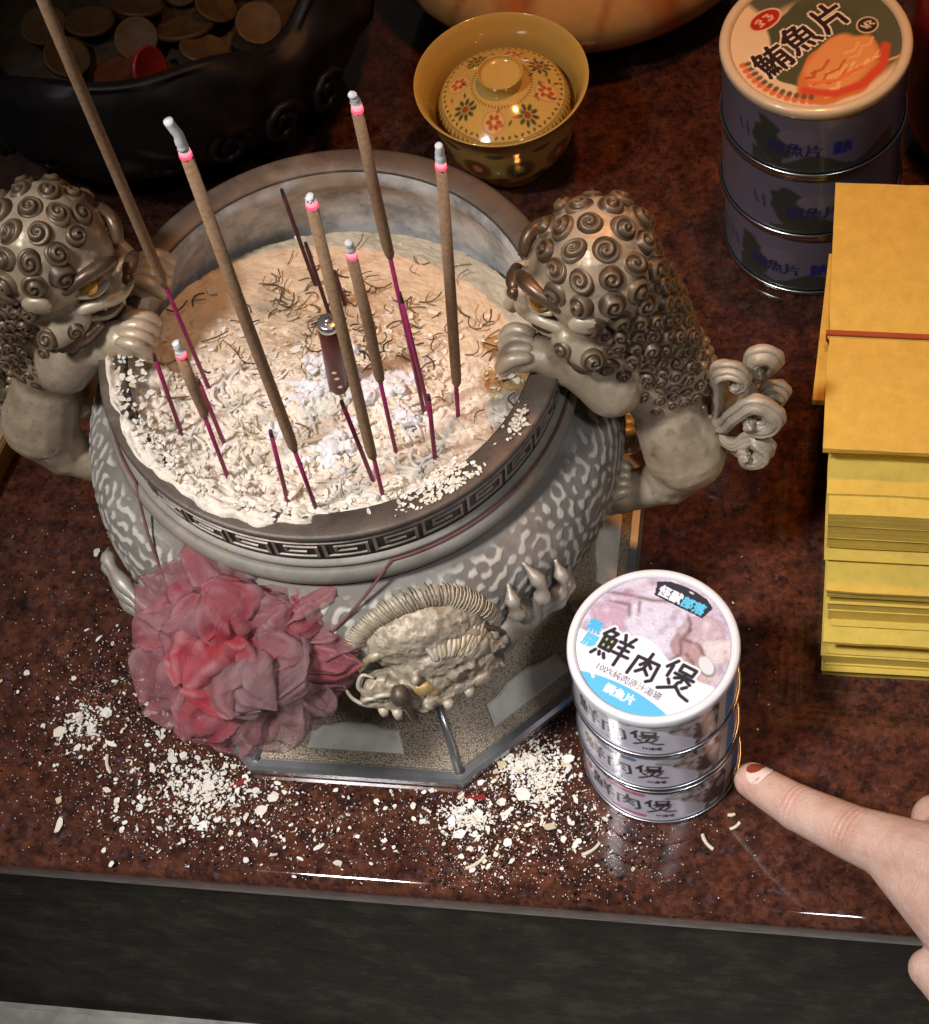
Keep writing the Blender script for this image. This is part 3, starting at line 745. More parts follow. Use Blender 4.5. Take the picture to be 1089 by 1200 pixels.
hp_ = catmull([bp(DA, -13, 110, 13), bp(DA, -13, 107, 16), bp(DA, -12, 101, 18), bp(DA, -11, 94, 20), bp(DA, -10, 88, 20)], 4)
obj("dragon_horn", make_mesh("dragon_horn", *tube(hp_, [0.0014 + 0.0026 * math.exp(-((i - 4) / 3.5) ** 2) for i in range(len(hp_))], 9)), M_curl_dark, dh)
obj("gilded_patch", remesh([del_(-5, 103, 13, 0.0052, 0.0028, 0.0042), del_(-2, 100, 14, 0.003, 0.0025, 0.003)], 0.0007, 1), M_gold_worn, dh)
for (te, ze) in ((-19, 103), (-23, 101)):
    lid_p = [bp(DA, te + 3.2 * math.cos(w), ze + 2.6 * math.sin(w), 13.5) for w in np.linspace(-0.6, PI + 1.4, 11)]
    obj("scroll", make_mesh("scroll", *tube(lid_p, 0.0011, 6)), M_dragon, dh)
for k, tt in enumerate((-20, -15.5, 1.5, 9.5)):
    l_ = (6.5, 9.0, 7.0, 9.0)[k]; oo = 19.0 - 0.014 * (tt + 4) ** 2
    obj("tooth", make_mesh("tooth", *tube([bp(DA, tt, 96, oo), bp(DA, tt, 95 - l_ * 0.5, oo + 0.6), bp(DA, tt + 0.5, 95 - l_, oo + 0.8)], [0.0022, 0.0017, 0.0004], 8)), M_dragon, dh)
for pts in ([(-18, 100, 13), (-24, 97, 14), (-30, 98, 11), (-33, 103, 7)], [(-22, 103, 12), (-27, 107, 10), (-25, 112, 8), (-21, 111, 9)], [(22, 114, 3), (28, 106, 4), (31, 97, 6), (28, 93, 8)], [(13, 98, 12), (19, 91, 13), (25, 90, 11), (27, 95, 8)], [(-4, 97, 17), (-5, 92, 19), (-4, 87, 19)]):
    pth = catmull([bp(DA, *q) for q in pts], 5); n_ = len(pth)
    obj("whisker", make_mesh("whisker", *tube(pth, [0.0013 * (1 - 0.6 * i / n_) for i in range(n_)], 7)), M_curl_dark if pts[0][0] in (22, -4) else M_dragon, dh)
def claw(az, z, dirs, wrist, label=None):
    P = [sphere(bp(az, 0, z, 2), (0.008, 0.008, 0.007)), capsule(bp(az, 0, z, 2), bp(az, *wrist), 0.0065, 0.0075)]
    c = obj("dragon_claw", remesh(P, 0.001, 3), M_claw, burner)
    for pts in dirs:
        pth = catmull([bp(az, *q) for q in pts], 5); n_ = len(pth)
        dgt = obj("digit", make_mesh("digit", *tube(pth, [0.0030 * (1 - 0.15 * i / n_) * (1 + 0.25 * math.sin(i * 1.25)) * (1 if i < n_ - 4 else (n_ - i) / 5 * 0.9 + 0.08) for i in range(n_)], 8)), M_claw, c)
    return c
claw(-46, 103, [[(0, 104, 3), (-4, 112, 6), (-4, 118, 5), (-2, 124, 1)], [(4, 105, 3), (6, 113, 7), (8, 120, 6), (7, 127, 1)], [(5, 102, 3), (13, 105, 6), (18, 110, 5), (20, 117, 1)], [(3, 99, 4), (12, 99, 6), (19, 101, 6), (26, 106, 1)], [(-4, 99, 3), (-11, 100, 5), (-15, 105, 4), (-14, 111, 1)]], (-16, 92, 2))
claw(-128, 96, [[(0, 100, 4), (-14, 104, 5), (-28, 106, 5), (-36, 103, 3)], [(0, 96, 5), (-14, 99, 7), (-29, 99, 7), (-37, 95, 5)], [(2, 92, 5), (-12, 92, 8), (-26, 91, 8), (-33, 86, 6)], [(4, 88, 5), (-6, 84, 9), (-15, 79, 10), (-19, 72, 8)]], (18, 94, 3))

# ------------------------------------------------------------------ ash bed
def zash(x, y):
    X = (x - PX) / 0.08; Y = (y - PY) / 0.08
    z = 0.151 - 0.020 * Y + 0.007 * np.exp(-((X - 0.05) ** 2 + (Y + 0.1) ** 2) / 0.18) - 0.004 * X
    return np.minimum(z, 0.171)
def ash_bed():
    nr, na = 150, 420; V = []; C = []; F = []
    for i in range(nr + 1):
        for k in range(na):
            a = 2 * PI * k / na; ad = math.degrees(a)
            hp = max(0.0, min(1.0, (ad - 166) / 22)) * max(0.0, min(1.0, (286 - ad) / 26)); hp = hp * (0.75 + 0.4 * vnoise((math.cos(a), math.sin(a), 0), 9))
            r = (0.0812 + 0.0082 * hp) * (i / nr); x = PX + r * math.cos(a); y = PY + r * math.sin(a)
            z = float(zash(x, y)); ov = max(0.0, (r - 0.074) / 0.012) * hp; z = z + (max(z, 0.1752) - z) * min(1, ov * 1.3)
            e = vnoise((x, y, 0), 90) * 0.0010 + vnoise((x, y, 3), 260) * 0.0007 + vnoise((x, y, 5), 600) * 0.0006 + vnoise((x, y, 8), 1100) * 0.0003
            wht = np.clip((0.014 - (y - PY)) / 0.030 + 0.7 * vnoise((x, y, 9), 60) + 0.3 * vnoise((x, y, 4), 200), 0, 1)
            e *= 1 + 1.9 * wht
            V.append((x, y, z + e - (0.0045 if i == nr else 0)))
            st = 1.0
            # damp ochre stain by the lion handle near the tea bowl side, and resin drips
            sd = math.hypot((x - (PX + 0.068)) / 0.016, (y - (PY + 0.012)) / 0.030) + 0.5 * vnoise((x, y, 1), 80)
            s2 = math.hypot((x - (PX - 0.035)) / 0.020, (y - (PY + 0.028)) / 0.014) + 0.8 * vnoise((x, y, 2), 130)
            c = np.array((1.0, 0.98, 0.95)) * (1 - wht) + np.array((1.18, 1.28, 1.46)) * wht
            if sd < 0.75: c = c * np.array((0.66, 0.50, 0.30))
            elif s2 < 0.7: c = c * (0.70 + 0.3 * s2)
            C.append(c)
    for i in range(nr):
        for k in range(na):
            k2 = (k + 1) % na; F.append((i * na + k, (i + 1) * na + k, (i + 1) * na + k2, i * na + k2))
    return make_mesh("ash_bed", V, F, np.array(C))
ab = obj("ash_bed", ash_bed(), M_sand)
tag(ab, "beige sandy ash filling the incense burner up to its rim", "ash", kind="stuff")
# flakes
class Flakes:
    def __init__(s): s.V = []; s.F = []; s.C = []
    def chip(s, p, size, asp, thick, color, tilt=0.4, n=5):
        yaw = random.uniform(0, 2 * PI); R = Matrix.Rotation(yaw, 3, 'Z') @ Matrix.Rotation(random.gauss(0, tilt), 3, 'X') @ Matrix.Rotation(random.gauss(0, tilt), 3, 'Y')
        b = len(s.V); ring = []
        bend = random.uniform(-0.25, 0.25)
        for k in range(n):
            a = 2 * PI * (k + random.uniform(-0.3, 0.3)) / n; rr_ = random.uniform(0.7, 1.15)
            ring.append((size * rr_ * math.cos(a), size * asp * rr_ * math.sin(a)))
        for zz_ in (0, thick):
            for (x, y) in ring:
                v = R @ Vector((x, y, zz_ + bend * x * x / max(size, 1e-6))); s.V.append((p[0] + v.x, p[1] + v.y, p[2] + v.z)); s.C.append(color)
        s.F.append(tuple(b + n + k for k in range(n))); s.F.append(tuple(b + k for k in range(n - 1, -1, -1)))
        for k in range(n):
            k2 = (k + 1) % n; s.F.append((b + k, b + k2, b + n + k2, b + n + k))
    def roll(s, p, length, r, color, yaw=None, pitch=0.0, curve=0.2, n=7):
        yaw = random.uniform(0, 2 * PI) if yaw is None else yaw
        d = Vector((math.cos(yaw) * math.cos(pitch), math.sin(yaw) * math.cos(pitch), math.sin(pitch))); l = Vector((-math.sin(yaw), math.cos(yaw), 0))
        pts = [Vector(p) + d * (length * (q - 0.5)) + l * (curve * length * (q - 0.5) ** 2 * 2) for q in (0, 0.25, 0.5, 0.75, 1.0)]
        v, f = tube(pts, [r * random.uniform(0.8, 1.1) for _ in pts], n); b = len(s.V)
        s.V += [tuple(x) for x in v]; s.F += [tuple(i + b for i in q) for q in f]; s.C += [color] * len(v)
    def build(s, name, mat):
        return obj(name, make_mesh(name, s.V, s.F, np.array(s.C), smooth=False), mat)
def ashcol():
    w = random.random()
    if w < 0.55: c = np.array((0.78, 0.71, 0.60))
    elif w < 0.92: c = np.array((0.79, 0.76, 0.72))
    else: c = np.array((0.60, 0.49, 0.33))
    return c * random.uniform(0.88, 1.08)
fl = Flakes()
cnt = 0
while cnt < 1500:
    a = random.uniform(0, 2 * PI); r = 0.0815 * math.sqrt(random.random()); x = PX + r * math.cos(a); y = PY + r * math.sin(a)
    Y = (y - PY) / 0.08
    pr = np.clip(0.40 - 0.95 * Y + 0.5 * vnoise((x, y, 0), 40), 0.008, 1)
    if random.random() > pr: continue
    cnt += 1; z = float(zash(x, y))
    sz = abs(random.gauss(0.0005, 0.0005)) + 0.0003
    fl.chip((x, y, z + random.uniform(0, 0.0009)), sz * random.uniform(0.9, 2.0), random.uniform(0.3, 0.8), random.uniform(0.0001, 0.0004), ashcol(), 0.24, 6)
# heap spilling over the front-left of the rim
for _ in range(260):
    a = math.radians(random.triangular(170, 280, 228)); r = random.uniform(0.072, 0.0850)
    if r > 0.087 and random.random() < 0.6: continue
    x = PX + r * math.cos(a); y = PY + r * math.sin(a)
    fl.chip((x, y, 0.1752 + random.uniform(0, 0.0010)), random.uniform(0.0006, 0.0019), random.uniform(0.3, 0.8), random.uniform(0.0001, 0.0003), ashcol(), 0.22, 7)
for _ in range(260):   # small heap on the flange nearest the cans
    a = math.radians(random.gauss(-52, 6)); r = random.uniform(0.077, 0.088); fl.chip((PX + r * math.cos(a), PY + r * math.sin(a), 0.1724 + random.uniform(0, 0.001)), random.uniform(0.0004, 0.0015), 0.6, 0.0003, ashcol(), 0.25, 6)
for _ in range(60):
    a = math.radians(random.gauss(-26, 2.2)); r = random.gauss(0.0855, 0.0018); fl.chip((PX + r * math.cos(a), PY + r * math.sin(a), 0.1725 + random.uniform(0, 0.002)), random.uniform(0.0004, 0.0012), 0.8, 0.0004, np.array((0.7, 0.64, 0.55)), 0.4, 6)
for _ in range(75):   # fallen ash rolls
    a = random.uniform(PI, 2 * PI); r = 0.072 * math.sqrt(random.random()); x = PX + r * math.cos(a); y = PY + r * math.sin(a) * 0.9 - 0.008
    fl.roll((x, y, float(zash(x, y)) + 0.0015), random.uniform(0.004, 0.013), random.uniform(0.0004, 0.0010), ashcol(), pitch=random.gauss(0, 0.2), curve=random.uniform(-0.5, 0.5))
o = fl.build("ash_flakes", M_flake); tag(o, "cream and white ash flakes heaped towards the front of the burner", "ash flakes", kind="stuff")
# white powdery clumps in the middle
parts = []
for (dx, dy, s_) in ((0.005, -0.012, 0.0085), (-0.004, -0.004, 0.006), (0.018, -0.018, 0.008), (0.003, 0.004, 0.0055), (0.024, -0.010, 0.0065), (-0.008, -0.022, 0.0065), (0.010, -0.045, 0.009), (0.030, -0.026, 0.005), (-0.012, -0.042, 0.006)):
    for q in range(22):
        x = PX + dx + random.gauss(0, s_ * 0.6); y = PY + dy + random.gauss(0, s_ * 0.5)
        parts.append(sphere((x, y, float(zash(x, y)) + random.uniform(-0.001, 0.0028)), s_ * random.uniform(0.14, 0.42), 10, 6))
me = remesh(parts, 0.0007, 1); c = get_co(me)
c += np.array([[vnoise(p, 420) * 0.0011 + vnoise(p, 1100) * 0.0007, vnoise(p + 9, 420) * 0.0011 + vnoise(p + 9, 1100) * 0.0007, vnoise(p + 5, 300) * 0.0012 + vnoise(p + 5, 1100) * 0.0007] for p in c]); set_co(me, c)
M_clump = simple("white_ash_powder", (0.76, 0.76, 0.79), 0.95, 0, 0.12, 200, 0.4)
o = obj("ash_clumps", me, M_clump); tag(o, "white powdery ash lumps round the dark red tube", "ash", kind="stuff")
# dark charred splinters at the back
fl = Flakes()
for _ in range(170):
    x = PX + random.gauss(0.004, 0.030); y = PY + random.gauss(0.024, 0.022)
    if math.hypot(x - PX, y - PY) > 0.074: continue
    dkc = random.choice([(0.06, 0.045, 0.035), (0.16, 0.11, 0.06), (0.30, 0.21, 0.11), (0.22, 0.15, 0.08), (0.12, 0.09, 0.07)])
    fl.roll((x, y, float(zash(x, y)) + random.uniform(0.0004, 0.003)), random.uniform(0.003, 0.012), random.uniform(0.0002, 0.00042), np.array(dkc), pitch=random.gauss(0.05, 0.25), curve=random.uniform(-0.9, 0.9), n=5)
o = fl.build("charred_splinters", M_flake); tag(o, "thin charred incense splinters strewn over the sandy ash", "splinters", kind="stuff")

# ------------------------------------------------------------------ incense sticks
def lerp3(a, b, s): return tuple(a[i] + (b[i] - a[i]) * s for i in range(3))
def incense(base, top, f_emb, f_stem, label, ash_bend=0.0, group=None, r=0.0020):
    b = Vector(base); t_ = Vector(top); d = (t_ - b)
    root = empty("incense_stick", base); tag(root, label, "incense stick", group)
    L = lambda f: d * f
    obj("stem", make_mesh("stem", *tube([L(-0.04), L(f_stem * 0.5), L(f_stem + 0.01)], 0.00085, 8)), M_stem, root)
    fe = f_emb if f_emb else 1.0
    pts = [L(f_stem - 0.004), L(f_stem + 0.012), L(f_stem + 0.04), L((f_stem + fe) / 2), L(fe)]
    pts = [p + Vector((random.gauss(0, 0.0002), random.gauss(0, 0.0002), 0)) for p in pts]
    obj("coating", make_mesh("coating", *tube(pts, [0.001, r * 0.85, r, r * 1.02, r * 0.98], 12)), M_coat, root)
    if f_emb:
        em = random.uniform(0.0011, 0.0017) / d.length
        obj("ember_ring", make_mesh("ember_ring", *tube([L(fe - em * 0.3), L(fe + em * 0.5)], [r * 1.01, r * 0.96], 12)), M_ember, root)
        obj("ember", make_mesh("ember", *tube([L(fe + em * 0.3), L(fe + em * 1.2), L(fe + em * 2.0)], [r * 0.93, r * 0.9, r * 0.8], 12)), M_core, root)
        tip = L(1.0) + Vector((-1, 0.2, 0)) * ash_bend
        mid = L((fe + em * 1.5 + 1) / 2) + Vector((-1, 0.2, 0)) * ash_bend * 0.25
        tp_ = catmull([L(fe + em * 1.7), mid, tip], 4); n_ = len(tp_)
        tp_ = [p + Vector((random.gauss(0, 0.00012), random.gauss(0, 0.00012), 0)) for p in tp_]
        obj("ash_tip", make_mesh("ash_tip", *tube(tp_, [r * (0.88 - 0.22 * i / n_) * random.uniform(0.9, 1.08) for i in range(n_)], 10)), M_tipash, root)
    return root
incense((-0.1757, 0.0694, 0.1576), (-0.1822, 0.0660, 0.4480), None, 0.242, "tall brown incense stick leaning by the paws of the lion away from the cans")
incense((-0.1218, 0.0111, 0.1690), (-0.1254, 0.0094, 0.3885), 0.933, 0.194, "tallest burning incense stick, tipped with a long curved white ash", 0.0016)
incense((-0.0986, 0.0199, 0.1656), (-0.0960, 0.0209, 0.3417), 0.975, 0.159, "burning incense stick standing in front of the dark red tube, bright bare ember")
incense((-0.0975, 0.0421, 0.1610), (-0.0954, 0.0429, 0.2902), 0.943, 0.376, "short burning incense stick just beside the dark red tube, small pale ash tip")
incense((-0.0903, 0.0639, 0.1562), (-0.0894, 0.0642, 0.3381), 0.960, 0.538, "burning incense stick with a long bare magenta lower stem", 0.0006)
incense((-0.0771, 0.0625, 0.1546), (-0.0657, 0.0657, 0.3127), 0.934, 0.145, "burning incense stick nearest the lion beside the small cans, white ash tip", 0.0003)
incense((-0.1573, 0.0227, 0.1679), (-0.1570, 0.0228, 0.2577), 0.921, 0.496, "shortest burning incense stick, half its length bare magenta stem", 0.0004)
stubs = [((-0.1805, 0.0445, 0.1646), (-0.1793, 0.0452, 0.2169), 0, "bare magenta incense stub nearest the paws of the lion away from the cans"),
         ((-0.1630, 0.0405, 0.1650), (-0.1636, 0.0402, 0.2089), 0, "bare magenta stub close behind the shortest burning incense stick"),
         ((-0.1327, 0.0130, 0.1700), (-0.1305, 0.0141, 0.2183), 0, "bare magenta stub beside the foot of the tallest burning incense stick"),
         ((-0.1037, 0.0274, 0.1653), (-0.1066, 0.0262, 0.2206), 0, "charred-tipped stub below the dark red tube"),
         ((-0.0826, 0.0410, 0.1608), (-0.0800, 0.0418, 0.2027), 0, "bare magenta stub at the foot of the long-stemmed incense stick"),
         ((-0.1462, 0.1324, 0.1412), (-0.1486, 0.1314, 0.2044), 1, "tall maroon stub standing at the back in the sandy ash"),
         ((-0.1376, 0.1164, 0.1461), (-0.1389, 0.1159, 0.1917), 1, "maroon stub directly behind the dark red tube"),
         ((-0.1315, 0.1208, 0.1444), (-0.1322, 0.1206, 0.1677), 1, "very short dark stub hidden behind the burning stick with the bare ember"),
         ((-0.0878, 0.0625, 0.1571), (-0.0893, 0.0640, 0.2336), 0, "thin magenta stub pressed against the long-stemmed incense stick")]
for i, (b, t_, dk_, lab) in enumerate(stubs):
    d = Vector(t_) - Vector(b)
    root = empty("incense_stub", b); tag(root, lab, "incense stub", "burnt-out incense stubs in the ash")
    obj("stem", make_mesh("stem", *tube([d * -0.06, d * 0.5, d * 0.93], 0.00088, 8)), M_stem_dark if dk_ else M_stem, root)
    obj("charred_end", make_mesh("charred_end", *tube([d * 0.93, d * 1.0], [0.00088, 0.0007], 8)), M_stem_dark if not dk_ else M_darkmetal, root)
# dark red tube
b = Vector((-0.1236, 0.0698, 0.1606)); t_ = Vector((-0.1214, 0.0708, 0.2005)); d = t_ - b
tb = empty("lacquer_tube", b); tag(tb, "small dark red tube with a silver cap stuck upright in the ash", "tube")
obj("barrel", make_mesh("barrel", *tube([d * -0.05, d * 0.02, d * 0.5, d * 0.98, d], [0.0038, 0.0040, 0.0040, 0.0040, 0.0034], 20)), M_tube, tb)
obj("cap", make_mesh("cap", *merge([tube([d * 0.99, d * 1.03, d * 1.09, d * 1.10], [0.0036, 0.0042, 0.0040, 0.0030], 18), tube([d * 1.09, d * 1.13], [0.0016, 0.0014], 12)])), M_silver, tb)
for (f, az_) in ((0.32, -1.35), (0.18, -1.2), (0.42, -1.5)):
    o_ = Vector((math.cos(az_), math.sin(az_), 0)); obj("gold_mark", make_mesh("gold_mark", *sphere(d * f + o_ * 0.0037, (0.0012, 0.0006, 0.0009), 8, 6)), M_goldprint, tb)

# ------------------------------------------------------------------ printed labels (raster on fine meshes)
def text_tris(s):
    cu = bpy.data.curves.new("txt", 'FONT'); cu.body = s; cu.size = 1.0; cu.align_x = 'CENTER'; cu.align_y = 'CENTER'; cu.resolution_u = 2
    o = bpy.data.objects.new("txt", cu); COL.objects.link(o)
    dg = bpy.context.evaluated_depsgraph_get(); dg.update()
    me = bpy.data.meshes.new_from_object(o.evaluated_get(dg)); me.calc_loop_triangles()
    co = get_co(me)[:, :2]; tr = np.array([tuple(t.vertices) for t in me.loop_triangles]) if len(me.loop_triangles) else np.zeros((0, 3), int)
    bpy.data.objects.remove(o); bpy.data.curves.remove(cu); bpy.data.meshes.remove(me)
    if len(co): co = co - (co.max(0) + co.min(0)) / 2
    return co, tr
STROKES = {
 'xian': [[(-.30, .50), (-.48, .22)], [(-.32, .40), (-.12, .40), (-.22, .22)], [(-.42, .2), (-.40, -.2)], [(-.42, .2), (-.06, .2), (-.08, -.2)], [(-.40, -.2), (-.08, -.2)],
          [(-.24, .2), (-.24, -.2)], [(-.4, 0), (-.08, 0)], [(-.45, -.34), (-.52, -.48)], [(-.32, -.34), (-.28, -.43)], [(-.18, -.34), (-.10, -.46)],
          [(.1, .48), (.17, .32)], [(.42, .50), (.33, .32)], [(.06, .22), (.46, .24)], [(.10, .04), (.42, .05)], [(.02, -.16), (.5, -.14)], [(.26, .22), (.25, -.52)]],
 'rou': [[(-.38, .22), (-.42, -.48)], [(-.38, .22), (.38, .26), (.42, -.35), (.28, -.47)], [(0, .52), (-.02, .2), (-.18, -.02)], [(0, .2), (.2, .02)], [(0, .05), (-.02, -.1), (-.2, -.3)], [(0, -.08), (.2, -.25)]],
 'bao': [[(-.3, .5), (-.50, .2)], [(-.36, .3), (-.36, -.05)], [(-.12, .46), (-.12, .24), (.28, .24), (.3, .46), (-.12, .46)], [(-.2, .12), (.38, .13)], [(.08, .24), (.08, -.06)],
         [(.06, .1), (-.14, -.02)], [(.1, .1), (.34, -.02)], [(-.28, -.14), (-.2, -.24)], [(.3, -.12), (.2, -.22)], [(.02, -.1), (-.02, -.28), (-.42, -.52)], [(.02, -.25), (.25, -.42), (.52, -.48)]]}
class Art:
    def __init__(s, P, base): s.P = np.asarray(P, float); s.c = np.tile(np.asarray(base, float), (len(s.P), 1))
    def put(s, m, col):
        m = np.clip(m, 0, 1)[:, None]; s.c = s.c * (1 - m) + np.asarray(col) * m
    def stroke(s, pts, w, col, soft=0.12):
        pts = np.asarray(pts, float); d = np.full(len(s.P), 1e9)
        for a, b in zip(pts[:-1], pts[1:]):
            ab_ = b - a; t_ = np.clip(((s.P - a) @ ab_) / (ab_ @ ab_ + 1e-12), 0, 1); d = np.minimum(d, np.hypot(*(s.P - a - t_[:, None] * ab_).T))
        s.put((w - d) / soft + 0.5, col)
    def glyph(s, key, c, size, w, col, soft=0.12, sx=1.0):
        for st in STROKES[key]: s.stroke([(c[0] + x * size * sx, c[1] + y * size) for x, y in st], w, col, soft)
    def ell(s, c, a, b, rot, col, soft=0.3, amp=0.0, fq=0.3, seed=0):
        q = s.P - np.asarray(c); cr, sr = math.cos(rot), math.sin(rot); x = q[:, 0] * cr + q[:, 1] * sr; y = -q[:, 0] * sr + q[:, 1] * cr
        rr_ = np.hypot(x / a, y / b)
        if amp: rr_ = rr_ + amp * s.nz(fq, seed)
        s.put((1 - rr_) * min(a, b) / soft + 0.5, col)
    def poly(s, pts, col):
        pts = np.asarray(pts, float); ins = np.zeros(len(s.P), bool); x, y = s.P.T
        for (x0, y0), (x1, y1) in zip(pts, np.roll(pts, -1, 0)):
            if y0 == y1: continue
            ins ^= ((y0 > y) != (y1 > y)) & (x < (x1 - x0) * (y - y0) / (y1 - y0) + x0)
        s.put(ins.astype(float), col)
    def text(s, txt, c, size, col, rot=0.0, bold=0.0, sx=1.0):
        if bold:
            for k in range(6): s.text(txt, (c[0] + bold * size * math.cos(k * PI / 3), c[1] + bold * size * math.sin(k * PI / 3)), size, col, rot, 0.0, sx)
        co, tr = text_tris(txt)
        if not len(tr): return
        q = s.P - np.asarray(c); cr, sr = math.cos(rot), math.sin(rot)
        L = np.stack([(q[:, 0] * cr + q[:, 1] * sr) / (size * sx), (-q[:, 0] * sr + q[:, 1] * cr) / size], -1)
        lo, hi = co.min(0) - .02, co.max(0) + .02; cand = np.where(((L > lo) & (L < hi)).all(1))[0]
        if not len(cand): return
        l = L[cand]; ins = np.zeros(len(cand), bool)
        for t_ in tr:
            a, b, c_ = co[t_]; mn = np.minimum(np.minimum(a, b), c_); mx = np.maximum(np.maximum(a, b), c_)
            k = np.where((l[:, 0] >= mn[0]) & (l[:, 0] <= mx[0]) & (l[:, 1] >= mn[1]) & (l[:, 1] <= mx[1]))[0]
            if not len(k): continue
            p = l[k]; d1 = (b[0] - a[0]) * (p[:, 1] - a[1]) - (b[1] - a[1]) * (p[:, 0] - a[0]); d2 = (c_[0] - b[0]) * (p[:, 1] - b[1]) - (c_[1] - b[1]) * (p[:, 0] - b[0]); d3 = (a[0] - c_[0]) * (p[:, 1] - c_[1]) - (a[1] - c_[1]) * (p[:, 0] - c_[0])
            ins[k] |= ((d1 >= 0) & (d2 >= 0) & (d3 >= 0)) | ((d1 <= 0) & (d2 <= 0) & (d3 <= 0))
        m = np.zeros(len(s.P)); m[cand] = ins; s.put(m, col)
    def nz(s, fq, seed=0):
        x, y = s.P.T; out = np.zeros(len(x)); rg = np.random.default_rng(seed + 100)
        for k in range(7):
            a, f, ph = rg.uniform(0, 2 * PI), fq * rg.uniform(0.5, 2.0), rg.uniform(0, 2 * PI)
            out += np.sin((x * math.cos(a) + y * math.sin(a)) * f * 2 * PI + ph + 1.3 * np.sin(y * f * 3 + k))
        return out / 4.0
def disc_grid(R, nr, na):
    V = [(0, 0)]
    for i in range(1, nr + 1):
        for k in range(na):
            a = 2 * PI * k / na; V.append((R * i / nr * math.cos(a), R * i / nr * math.sin(a)))
    F = [(0, 1 + k, 1 + (k + 1) % na) for k in range(na)]
    for i in range(nr - 1):
        for k in range(na):
            k2 = (k + 1) % na; b = 1 + i * na; F.append((b + k, b + na + k, b + na + k2, b + k2))
    return np.array(V), F
# ---- small can lid art, millimetres, text frame
G, LF = disc_grid(29.6, 120, 420)
A = Art(G, srgb(176, 166, 186))
A.put((A.nz(0.05, 1) * 0.5 + 0.4), srgb(204, 198, 218)); 
for (c, a, b, r_, col, am) in (((-16, 12), 9, 6, 0.5, srgb(214, 190, 210), .15), ((-20, 3), 8, 5, 0.2, srgb(206, 176, 196), .15), ((-2, 20), 14, 5, 0.1, srgb(226, 220, 236), .1),
        ((-3.5, 8), 12.5, 10.5, -0.5, srgb(226, 222, 238), .10), ((13, 14), 8, 7, 0.4, srgb(204, 184, 192), .18), ((20, 8), 9, 5, 0.6, srgb(232, 222, 220), .15), ((13, 4), 7, 5, -0.4, srgb(192, 160, 160), .2), ((22, -2), 6, 4, 0.2, srgb(212, 190, 186), .2)):
    A.ell(c, a * 1.07, b * 1.07, r_, col * 0.60, 1.2, am, 0.06, int(abs(c[0] * 7)))
    A.ell(c, a, b, r_, col * np.array((0.80, 0.80, 0.86)), 1.8, am, 0.06, int(abs(c[0] * 7)))
for pts in ([(-27, 12), (-18, 15), (-10, 17), (-4, 20)], [(-24, 9), (-17, 11), (-14, 6)], [(9, 13), (8, 7), (11, 2), (9, -2)], [(9, 8), (15, 9), (20, 5)], [(13, 3), (17, 1), (19, -4)], [(-14, 14), (-12, 9)], [(5, 18), (8, 15), (9, 12)]):
    A.stroke(pts, 0.5, srgb(104, 78, 80), 1.6)
n_a, n_b = A.nz(0.11, 31), A.nz(0.22, 32)
A.put(np.clip(n_a - 0.25, 0, 1) * 0.55, srgb(232, 226, 240)); A.put(np.clip(-n_a - 0.35, 0, 1) * 0.6, srgb(140, 116, 124))
A.put(np.clip(np.abs(n_b) < 0.07, 0, 1) * 0.35, srgb(120, 92, 92)); A.put(np.clip(n_b - 0.8, 0, 1) * 0.5, srgb(188, 140, 128)); A.put((A.nz(0.35, 5) - 0.9) * 0.5, srgb(244, 236, 244))
A.ell((22.2, 2.0), 4.6, 3.0, -0.6, srgb(120, 120, 122), 0.6); A.ell((21.8, 2.5), 4.2, 2.6, -0.6, srgb(208, 212, 216), 0.6)
A.ell((17, -3), 3.4, 1.8, 0.8, srgb(172, 122, 100), 0.8)
# white lower field with wavy edge
edge = -1.2 + 2.6 * np.sin(A.P[:, 0] * 0.17 + 2.2) - 0.006 * (A.P[:, 0]) ** 2
A.put((edge - A.P[:, 1]) / 1.0 + 0.5, srgb(238, 238, 246))
A.put((-20.0 - 0.0075 * A.P[:, 0] ** 2 - A.P[:, 1]) / 0.4 + 0.5, srgb(92, 184, 228))
A.stroke([(-15.6, -20.4), (-13.4, -22.6)], 0.5, srgb(240, 246, 250), 0.6)
for key, cx in (('xian', -12.6), ('rou', 1.8), ('bao', 15.8)):
    cy = -7.6 if key != 'rou' else -9.2; sz = 13.4 if key != 'rou' else 11.6
    A.glyph(key, (cx, cy), sz, 1.55, srgb(240, 240, 247), 0.5)
for key, cx in (('xian', -12.6), ('rou', 1.8), ('bao', 15.8)):
    cy = -7.6 if key != 'rou' else -9.2; sz = 13.4 if key != 'rou' else 11.6
    if key == 'xian': A.poly([(cx - 5.2, cy - 2.4), (cx - 1.3, cy - 2.4), (cx - 1.3, cy + 2.4), (cx - 5.2, cy + 2.4)], srgb(178, 202, 92))
    A.glyph(key, (cx, cy), sz, 0.78, srgb(30, 36, 52), 0.35)
A.text("100%純肉原汁湯罐", (-0.4, -17.6), 3.5, srgb(92, 92, 112), 0, 0.01, 1.0)
A.text("鯛魚片", (-1.0, -24.0), 4.4, srgb(226, 242, 236), 0, 0.04)
A.text("無", (-23.8, -3.4), 6.2, srgb(74, 176, 222), 0.05, 0.05); A.text("膠", (-22.4, -9.8), 6.0, srgb(96, 188, 226), 0.05, 0.05)
A.poly([(-12.6, 25.3), (-8, 27.6), (0, 28.6), (8, 27.6), (12.0, 25.3), (10.6, 19.4), (-10.6, 19.4)], srgb(36, 44, 58))
A.text("怪獸", (-5.2, 22.6), 5.0, srgb(218, 226, 240), 0, 0.05); A.text("部落", (5.0, 22.6), 5.0, srgb(88, 190, 230), 0, 0.05)
A.ell((1.5, 27.2), 1.0, 0.35, 0, srgb(220, 220, 220), 0.2)
ang = math.radians(-25.5)
